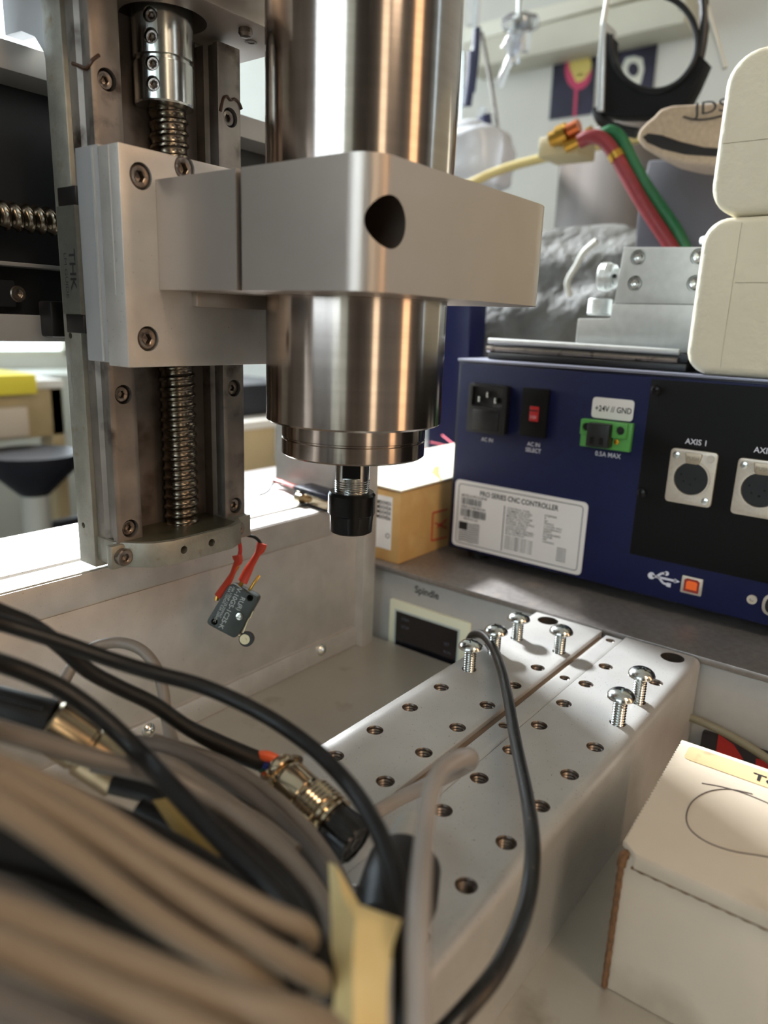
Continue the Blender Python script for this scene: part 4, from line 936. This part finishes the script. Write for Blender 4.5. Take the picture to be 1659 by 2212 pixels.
near = [
 ([(-300, 1560, 120), (-120, 1612, 132), (0, 1655, 140), (110, 1700, 145), (220, 1762, 148), (320, 1828, 150), (420, 1885, 151), (520, 1940, 152), (600, 1980, 153), (650, 2002, 156), (668, 2030, 166), (660, 2080, 178)], 2.4, 'tancable'),
 ([(-300, 1600, 118), (-120, 1650, 128), (0, 1690, 134), (100, 1742, 138), (200, 1802, 141), (300, 1868, 143), (400, 1938, 144), (500, 2002, 145), (590, 2058, 146), (660, 2098, 149), (690, 2118, 158), (690, 2160, 170)], 2.6, 'tancable'),
 ([(-300, 1650, 112), (-120, 1700, 122), (0, 1742, 128), (90, 1800, 132), (180, 1866, 135), (270, 1936, 137), (360, 2000, 139), (440, 2050, 141), (520, 2092, 144), (575, 2118, 152), (600, 2150, 165)], 2.5, 'tancable'),
 ([(-300, 1830, 130), (-100, 1880, 140), (0, 1912, 146), (80, 1950, 150), (160, 1995, 154), (230, 2030, 162)], 1.9, 'greycable_d'),
 ([(-300, 1900, 108), (-120, 1940, 114), (0, 1975, 118), (120, 2020, 121), (240, 2068, 123), (350, 2112, 125), (450, 2148, 127), (560, 2178, 129), (650, 2200, 133), (720, 2240, 140), (760, 2330, 150)], 3.3, 'tancable'),
 ([(-300, 1970, 104), (-120, 2010, 108), (0, 2045, 111), (120, 2098, 114), (240, 2150, 116), (340, 2190, 118), (440, 2232, 121), (560, 2290, 126)], 3.0, 'tancable'),
 ([(-300, 2085, 98), (-120, 2110, 101), (0, 2165, 104), (120, 2220, 107), (240, 2280, 110)], 2.9, 'greycable_d'),
 ([(-300, 1780, 160), (-100, 1815, 166), (60, 1850, 170), (200, 1900, 172), (330, 1970, 172), (450, 2040, 172), (560, 2110, 172), (640, 2200, 174), (660, 2360, 176)], 5.5, 'blackrub'),
 ([(-300, 1710, 176), (-100, 1745, 182), (60, 1775, 186), (200, 1840, 186), (330, 1910, 186), (450, 1985, 184), (550, 2060, 182), (620, 2160, 180), (640, 2360, 178)], 5.5, 'blackrub'),
 ([(-300, 1900, 152), (-100, 1935, 156), (60, 1970, 160), (200, 2020, 162), (350, 2090, 162), (480, 2150, 162), (600, 2220, 162), (640, 2400, 166)], 5.5, 'blackrub'),
 ([(-300, 2010, 138), (-100, 2045, 142), (100, 2090, 146), (250, 2150, 148), (400, 2210, 150), (560, 2290, 152)], 5.5, 'blackrub'),
 ([(-300, 2120, 128), (-100, 2150, 132), (100, 2200, 136), (280, 2270, 140)], 6, 'blackrub'),
 ([(-300, 1640, 200), (-100, 1680, 206), (60, 1710, 210), (200, 1770, 210), (330, 1830, 206), (450, 1900, 200), (560, 1990, 194), (640, 2100, 186), (660, 2360, 180)], 6, 'blackrub'),
]
for pts, r, mk in far+near:
    MB().tube([dp(*p) for p in pts], r, 14, 8).build('cable_strand', M[mk], t)
def sheet(rows, th, name, m, par):
    n = len(rows[0]); vs = [dp(*p) for row in rows for p in row]; fs = []
    for i in range(len(rows)-1):
        for k in range(n-1): a = i*n+k; fs.append((a, a+1, a+n+1, a+n))
    bm = bmesh.new(); bv = [bm.verts.new(v_) for v_ in vs]
    for f in fs: bm.faces.new([bv[i] for i in f])
    bmesh.ops.subdivide_edges(bm, edges=list(bm.edges), cuts=2, use_grid_fill=True, smooth=.6)
    bmesh.ops.solidify(bm, geom=list(bm.faces), thickness=th)
    return MB().addbm(bm).build(name, m, par, angle=60)
sheet([[(712, 1862, 196), (724, 1872, 190), (736, 1890, 190)], [(716, 1940, 182), (742, 1944, 176), (775, 1958, 178)], [(718, 1990, 175), (770, 1985, 168), (866, 1990, 172)],
       [(718, 2060, 168), (765, 2060, 161), (848, 2048, 164)], [(718, 2140, 162), (765, 2140, 156), (838, 2120, 158)], [(718, 2260, 156), (765, 2260, 150), (832, 2260, 152)]], .4, 'masking_tape', M['tape'], t)
sheet([[(330, 1730, 226), (385, 1722, 224), (430, 1745, 222)], [(370, 1790, 216), (430, 1780, 214), (480, 1810, 212)], [(440, 1850, 206), (490, 1850, 204), (530, 1890, 202)]], .4, 'masking_tape', mat('aged_masking_tape', (.62,.52,.27), .6), t)  # second tape piece coloured darker for the shade among the strands

# ================================================================== BACKGROUND, RIGHT WALL SIDE
o = MB().box(640, 700, 390, 520, -330+30.3, 130, 2).build('blue_enclosure', M['blue2'], None, label='tall bright blue enclosure standing behind the carton and controller', cat='enclosure') if False else None
t = thing('blue_enclosure', 'blue painted enclosure standing behind the cardboard carton, left of the controller', 'enclosure', (810, 500, -197))
MB().prism([at(930, 560, 0, 790), at(1019, 600, 0, 790), V(790, at(1014, 788, 0, 790).y, -196.8), V(790, at(930, 890, 0, 790).y, -196.8)], (40, 0, 0), 1).build('enclosure_body', M['blue2'], t)
# crumpled silver blanket heap
def lumpy(c, rad, seed, amp, m, name, label, cat, squash=0, nu=72, nv=40):
    rnd = random.Random(seed); ph = [(rnd.uniform(1.5, 5), rnd.uniform(1.5, 6), rnd.uniform(0, 6), rnd.uniform(.3, 1)) for _ in range(9)]
    vs = []; fs = []
    for i in range(nv+1):
        th = math.pi*i/nv
        for k in range(nu):
            a = 2*math.pi*k/nu; d = V(math.sin(th)*math.cos(a), math.sin(th)*math.sin(a), math.cos(th))
            e = 3.2; d2_ = V(*[math.copysign(abs(q)**(2/e), q) for q in d])
            s_ = 1+amp*sum(w_*math.sin(p*a*1.0//1*1.0+q*th*2+f) if False else w_*math.sin(round(p)*a+q*th*2+f) for p, q, f, w_ in ph)/4
            vs.append(V(c[0]+d2_.x*rad[0]*s_, c[1]+d2_.y*rad[1]*s_, max(c[2]+d2_.z*rad[2]*s_, c[2]-rad[2]*.98)))
    for i in range(nv):
        for k in range(nu): fs.append((i*nu+k, i*nu+(k+1) % nu, (i+1)*nu+(k+1) % nu, (i+1)*nu+k))
    return MB().add(vs, fs).build(name, m, None, label=label, cat=cat, angle=80)
lumpy((1000, 400, -35), (115, 245, 160), 4, .10, M['blanket'], 'silver_blanket', 'crumpled silver grey blanket heaped behind the controller', 'blanket')
MB().tube([at(u_, v_, 0, 850) for u_, v_ in ((1232, 640), (1226, 610), (1245, 575), (1262, 545), (1290, 520))], 3.5, 12).build('grey_cable', M['paleplastic'], None, label='pale grey cord bending over the silver blanket', cat='cable')
# drum with yellow rim
t = thing('steel_drum', 'brown grey steel drum standing behind the blanket and the gas hoses', 'drum', (1450, 560, -1200))
DC = at(1197, 420, 0, 1420); DC.z = 0; DC.y -= 245; t.location = W((DC.x, DC.y, -1200)); ORG[t.name] = t.location.copy()
MB().lathe([(10, -1200), (215, -1200), (215, 320), (205, 320), (205, 280)], DC, (0, 0, 1), 96).build('drum_wall', M['drum'], t)
ring_ = [at(u_, v_, 0, 1080) for u_, v_ in ((1030, 392), (1060, 378), (1110, 360), (1180, 343), (1250, 325), (1320, 308), (1400, 296))]
MB().tube([at(u_, v_, 0, x_) for u_, v_, x_ in ((985, 412, 1100), (1030, 390, 1110), (1060, 376, 1120), (1110, 358, 1130), (1180, 340, 1140), (1250, 324, 1150), (1320, 309, 1160), (1400, 296, 1170), (1480, 290, 1180))], 7, 12).build('yellow_hose', M['yellow'], None, label='pale yellow hose arching across behind the brass valve', cat='hose')
# gas hoses
MB().tube([at(u_, v_, 0, 830) for u_, v_ in ((1252, 306), (1275, 296), (1300, 300), (1326, 330), (1352, 375), (1380, 425), (1412, 475), (1448, 530), (1480, 590))], 7.5, 16).build('red_hose', M['hose_r'], None, label='dark red rubber gas hose curving down behind the aluminium stage', cat='hose')
MB().tube([at(u_, v_, 0, 838) for u_, v_ in ((1302, 290), (1322, 284), (1342, 300), (1362, 340), (1390, 392), (1425, 445), (1462, 500), (1490, 560))], 6.5, 16).build('green_hose', M['hose_g'], None, label='green rubber gas hose running beside the red one', cat='hose')
t = thing('hose_valve', 'small brass hose valve with coppery knob above the pale yellow hose', 'valve', tuple(at(1225, 305, 0, 900)))
MB().lathe([(9, -16), (9, -6), (12, -6), (12, 6), (7, 8), (7, 18)], at(1216, 290, 0, 900), V(0, -1, .3), 20).build('valve_body', M['brass'], t)
MB().lathe([(8, 0), (8, 14)], at(1228, 283, 0, 895), V(0, -1, .35), 12).build('valve_knob', mat('copper', (.78,.42,.25), .3, 1.0), t)
MB().lathe([(7, 0), (7, 30), (9, 30), (9, 36)], at(1222, 318, 0, 900), V(0, -1, .35), 16).build('hose_barb', M['brass'], t)
q = MB(); q.lathe([(8.6, -4), (8.6, 4)], at(1332, 338, 0, 830), at(1352, 375, 0, 900)-at(1326, 330, 0, 900), 20); q.build('hose_clip', M['brass'], None, label='brass ferrule clipped round the red hose', cat='hose clip')
o = MB().box(905, 960, at(1250, 290, 0, 905).y, at(1165, 290, 0, 905).y, at(1200, 336, 0, 905).z, at(1200, 292, 0, 905).z, 2).build('cream_block', mat('pale_cream_plastic', (.74,.68,.52), .6), None, label='small cream block behind the brass hose valve', cat='block')
# dark grey panel behind hoses
pr = [at(u_, v_, 0, 850) for u_, v_ in ((1372, 505), (1378, 450), (1400, 345), (1640, 345), (1640, 560), (1372, 540))]
MB().prism(pr, (24, 0, 0), 3).build('grey_case', mat('slate_case_plastic', (.34,.34,.37), .6), None, label='slate grey case standing behind the red and green hoses', cat='case')

# felt cuff
def YZ(u_, v_, x): return at(u_, v_, 0, x)
t = thing('felt_cuff', 'beige felt cuff with dark printed letters lying beside the upper foam block', 'glove cuff', tuple(YZ(1470, 300, 760)))
outer = [(1375, 300), (1378, 282), (1394, 264), (1412, 250), (1426, 234), (1452, 226), (1530, 222), (1600, 214), (1600, 358), (1540, 358), (1480, 352), (1430, 340), (1390, 320)]
MB().prism(rq([YZ(u_, v_, 740) for u_, v_ in outer], 3, 3), (60, 0, 0), 4, 3).build('cuff_body', M['felt'], t)
inn = [(1388, 296), (1400, 288), (1430, 292), (1470, 306), (1520, 318), (1600, 324), (1600, 338), (1540, 338), (1480, 334), (1430, 322), (1398, 308)]
MB().prism([YZ(u_, v_, 739.6) for u_, v_ in inn], (2, 0, 0)).build('cuff_opening', M['darkin'], t)  # flat dark patch laid on the solid cuff body
o_t = YZ(1500, 250, 739.5)
MB().text('JDS', o_t, V(0, -1, .02), V(0, .12, 1), 11, .3, 'LEFT', .0, 1.3).build('cuff_lettering', M['ink'], t)
MB().tube([YZ(1476, 252, 739), YZ(1500, 258, 739), YZ(1530, 257, 739), YZ(1560, 250, 739)], .8, 6).build('cuff_underline', M['ink'], t)

# black cradle with round cut-out
t = thing('black_cradle', 'black cradle bracket with a round cut-out hanging from cords before the posters', 'bracket', tuple(YZ(1400, 240, 900)))
def cpt(a): return YZ(1412+94*math.cos(math.radians(a)), 92+104*math.sin(math.radians(a)), 900)
outl = [(1303, 60), (1299, 248), (1330, 252), (1440, 250), (1474, 236), (1500, 185), (1524, 130)]
MB().prism([YZ(u_, v_, 900) for u_, v_ in outl]+[cpt(a) for a in range(12, 196, 8)], (26, 0, 0), .5).build('cradle_body', M['blackm'], t)
MB().tube([cpt(a) for a in range(-75, 200, 12)], 3.2, 10).build('cradle_ring', M['rubber'], t)
MB().prism([YZ(u_, v_, 896) for u_, v_ in ((1299, 44), (1308, 46), (1302, 240), (1289, 240), (1291, 120))], (34, 0, 0), 1).build('silver_edge', M['alu_bright'], t)
MB().tube([YZ(1303, 55, 905), YZ(1312, 0, 905), YZ(1322, -60, 905)], 3.0, 10).build('hanging_cord', M['paleplastic'], t)
MB().tube([YZ(1566, 148, 905), YZ(1540, 60, 905), YZ(1520, -5, 905), YZ(1505, -60, 905)], 3.0, 10).build('hanging_cord', M['paleplastic'], t)
MB().tube([YZ(1516, -40, 905), YZ(1522, 30, 905), YZ(1518, 90, 905), YZ(1508, 140, 905)], 5.0, 10).build('side_arm', M['blackp'], t)
MB().tube([YZ(1287, 236, 905), YZ(1300, 262, 905), YZ(1340, 280, 905), YZ(1376, 288, 905)], 6.0, 10).build('lower_arm', M['blackp'], t)

# posters and board on the right wall
XW = XR-1
def poster(label, u4, m, name='art_print'):
    o = MB().prism([at(u_, v_, 0, XW-2) for u_, v_ in u4], (2, 0, 0)).build(name, m, None, label=label, cat='poster'); return o
def child(par, mb, name, m):
    q = mb.build(name, m, None); q.parent = par; d = ORG[q.name]-ORG[par.name]; q.location = (0, 0, 0)
    for v_ in q.data.vertices: v_.co += d
    return q
p1 = poster('dark violet print with a pale yellow disc and pink drip', [(1196, 128), (1290, 103), (1281, 246), (1186, 259)], M['posterdark'])
def ell(uc, vc, ru, rv, x, n=28, off=0): return [at(uc+ru*math.cos(2*math.pi*k/n), vc+rv*math.sin(2*math.pi*k/n), 0, x) for k in range(n)]
child(p1, MB().prism(ell(1249, 152, 29, 42, XW-2.3), (.3, 0, 0)), 'pink_disc', M['posterpink'])
child(p1, MB().prism(ell(1254, 140, 24, 27, XW-2.8), (.3, 0, 0)).prism([at(u_, v_, 0, XW-2.8) for u_, v_ in ((1235, 158), (1272, 156), (1262, 172), (1246, 180))], (.3, 0, 0)), 'yellow_disc', M['posteryel'])
child(p1, MB().prism([at(u_, v_, 0, XW-3.2) for u_, v_ in ((1242, 178), (1249, 178), (1244, 252), (1238, 253))], (.3, 0, 0)), 'pink_drip', M['posterpink'])
p2 = poster('dark print with a white rounded ring, seen through the black cradle', [(1322, 90), (1424, 66), (1410, 196), (1318, 205)], M['posterdark'])
child(p2, MB().prism([at(u_, v_, 0, XW-2.4) for u_, v_ in ((1345, 140), (1352, 125), (1370, 121), (1388, 126), (1391, 150), (1384, 180), (1372, 188), (1348, 180), (1340, 168))], (.4, 0, 0)), 'white_ring', M['posterwhite'])
child(p2, MB().prism(ell(1368, 150, 12, 15, XW-2.9), (.4, 0, 0)), 'ring_centre', M['posterdark'])
# long cream board shelf on the wall
t = thing('wall_shelf', 'long cream board shelf with rounded end fixed high on the wall', 'shelf', tuple(at(1300, 60, 0, XR-60)))
xs = XR-100
def bd(u_, v_): return at(u_, v_, 0, xs)
b0, b1 = bd(1484, 30), bd(1000, 150)
MB().prism(rq([bd(1000, 95), bd(1484, -25), bd(1480, 48), bd(1000, 152)], 6, 4), (99, 0, 0), 3).build('shelf_board', M['board'], t)
q = bd(1472, 17); MB().lathe([(5, 0), (5, 1.5)], q-V(.5, 0, 0), (-1, 0, 0), 14).build('screw_hole', M['blackp'], t)
MB().prism([bd(1000, 60), bd(1500, -70), bd(1500, -40), bd(1000, 95)], (60, 0, 0), 2).build('upper_strip', mat('bright_cream_strip', (.93,.92,.85), .5), t)
# hung things, left of the posters
t = thing('glass_rods', 'cluster of shiny clear glass rods hanging in front of the wall shelf', 'glassware', tuple(at(1120, 60, 0, 1300)))
def X3(u_, v_, x=1300): return at(u_, v_, 0, x)
for k, (a, b, r) in enumerate((((1126, 70), (1076, 188), 7), ((1112, 70), (1104, 120), 8), ((1128, 60), (1117, 110), 8), ((1140, 60), (1133, 112), 8), ((1108, 70), (1090, 105), 7), ((1120, 75), (1112, 138), 7))):
    MB().tube([X3(*a), X3(*b)], r, 12).build('glass_rod', M['glass'], t)
for u_, v_ in ((1104, 48), (1128, 46), (1144, 50)):
    MB().lathe([(4, -12), (16, -8), (18, 0), (16, 8), (4, 12)], X3(u_, v_), V(0, .3, 1), 9).build('glass_stopper', M['zinc'] if u_ == 1128 else M['glass'], t)  # middle stopper in shiny metal, added for its highlights
MB().tube([X3(1120, 40), X3(1122, -60)], 3, 8).build('hanger', M['zinc'], t)
t = thing('hanging_strips', 'dark blue and silver strips hanging beside the spindle against the wall', 'hanging strips', tuple(X3(1020, 200)))
for a, b, r, m_ in (((1036, -30), (1012, 210), 6, 'alu_bright'), ((1020, 110), (1008, 230), 11, 'navycloth'), ((1030, 60), (1018, 200), 9, 'navycloth'), ((1002, 110), (990, 330), 4, 'zinc'), ((1044, 230), (1006, 320), 9, 'glass'), ((1040, 70), (1078, 300), 4, 'steel_plain'), ((1046, 250), (1052, 330), 14, 'navycloth'), ((1020, -30), (1018, 56), 10, 'glass')):
    MB().tube([X3(*a), X3((a[0]+b[0])/2+2, (a[1]+b[1])/2), X3(*b)], r, 8, 4, .4).build('strip', M[m_], t)
lumpy(tuple(at(1015, 350, 0, 1250)), (70, 75, 60), 9, .1, M['plasticbag'], 'plastic_bag', 'crumpled clear plastic bag hanging beside the spindle', 'plastic bag', nu=48, nv=24)
# ================================================================== BACKGROUND, LEFT (window side)
t = thing('side_bench', 'birch bench with white top near the windows, seen under the gantry', 'bench', (780, 1700, -1200))
MB().box(100, 822, 1500, 2300, -158, -140, 2).build('bench_top', M['benchtop'], t)
MB().box(105, 818, 1504, 1530, -258, -158, 2).build('bench_apron', M['benchwood'], t)
MB().box(812, 819, 1531, 2290, -258, -158, 1).build('bench_end_rail', M['benchwood'], t)
MB().box(790, 818, 1504, 1560, -1200, -158, 2).build('bench_leg', M['benchwood'], t)
MB().box(105, 140, 1504, 1560, -1200, -158, 2).build('bench_leg', M['benchwood'], t)
MB().box(300, 730, 1480, 1503, -250, -190, 3).build('drawer_front', mat('pale_drawer', (.86,.80,.72), .5), t)
MB().prism([V(420, y_, z_) for y_, z_ in ((1484, -166), (1498, -166), (1498, -139.6), (1640, -139.6), (1640, -126), (1484, -126))], (335, 0, 0), 3).build('yellow_pad', M['yellowfoam'], None, label='yellow pad lying on the white bench top by the window', cat='pad')
t = thing('machine_stand', 'dark stand with a pale neck in front of the side bench', 'stand', (690, 1400, -1200))
MB().lathe([(90, -1200), (85, -1170), (42, -1150), (36, -500), (45, -490)], (690, 1400, 0), (0, 0, 1), 24).build('stand_column', M['darkstuff'], t)
MB().lathe([(26, -492), (26, -350)], (690, 1400, 0), (0, 0, 1), 20).build('pale_neck', M['paleplastic'], t)
MB().lathe([(28, -352), (80, -300), (90, -268)], (690, 1400, 0), (0, 0, 1), 20).build('stand_head', M['darkstuff'], t)
MB().box(690, 800, 1392, 1408, -430, -412, 4).build('stand_arm', M['darkstuff'], t)
# things on the bench
lumpy((770, 1950, -88), (55, 55, 50), 2, .1, mat('pale_green_glass', (.70,.85,.76), .3), 'green_jar', 'pale green jar by the window on the side bench', 'jar', nu=32, nv=20)
# second bench to the right of the column
t = thing('packing_bench', 'beige bench with cluttered top seen between the column and the spindle', 'bench', (1250, 1250, -1200))
MB().box(870, 1300, 1000, 1500, -196, -180, 2).build('bench_top', M['benchtop'], t)
MB().box(875, 1300, 1003, 1020, -300, -196, 2).build('bench_apron', M['benchwood'], t)
MB().box(875, 1295, 1020, 1480, -1200, -300, 3).build('bench_cupboard', M['gantry_dark'], t)
o = MB().box(900, 1080, 1050, 1250, -179.8, -120, 4).build('dark_case', M['darkstuff'], None, label='dark grey case lying on the packing bench behind the spindle', cat='case')
MB().tube([V(959, 1001, -196), V(958, 1000, -240), V(957, 999, -262)], 1.3, 8).build('pull_chain', M['zinc'], None, label='thin bead chain hanging in front of the packing bench', cat='chain')
# blinds/white window stuff far
t = thing('floor_cabinet', 'pale cabinet standing against the window wall', 'cabinet', (1900, 3300, -1200))
MB().box(1000, 1990, 3150, 3490, -1200, -270, 4).build('cabinet_body', M['paleplastic'], t)
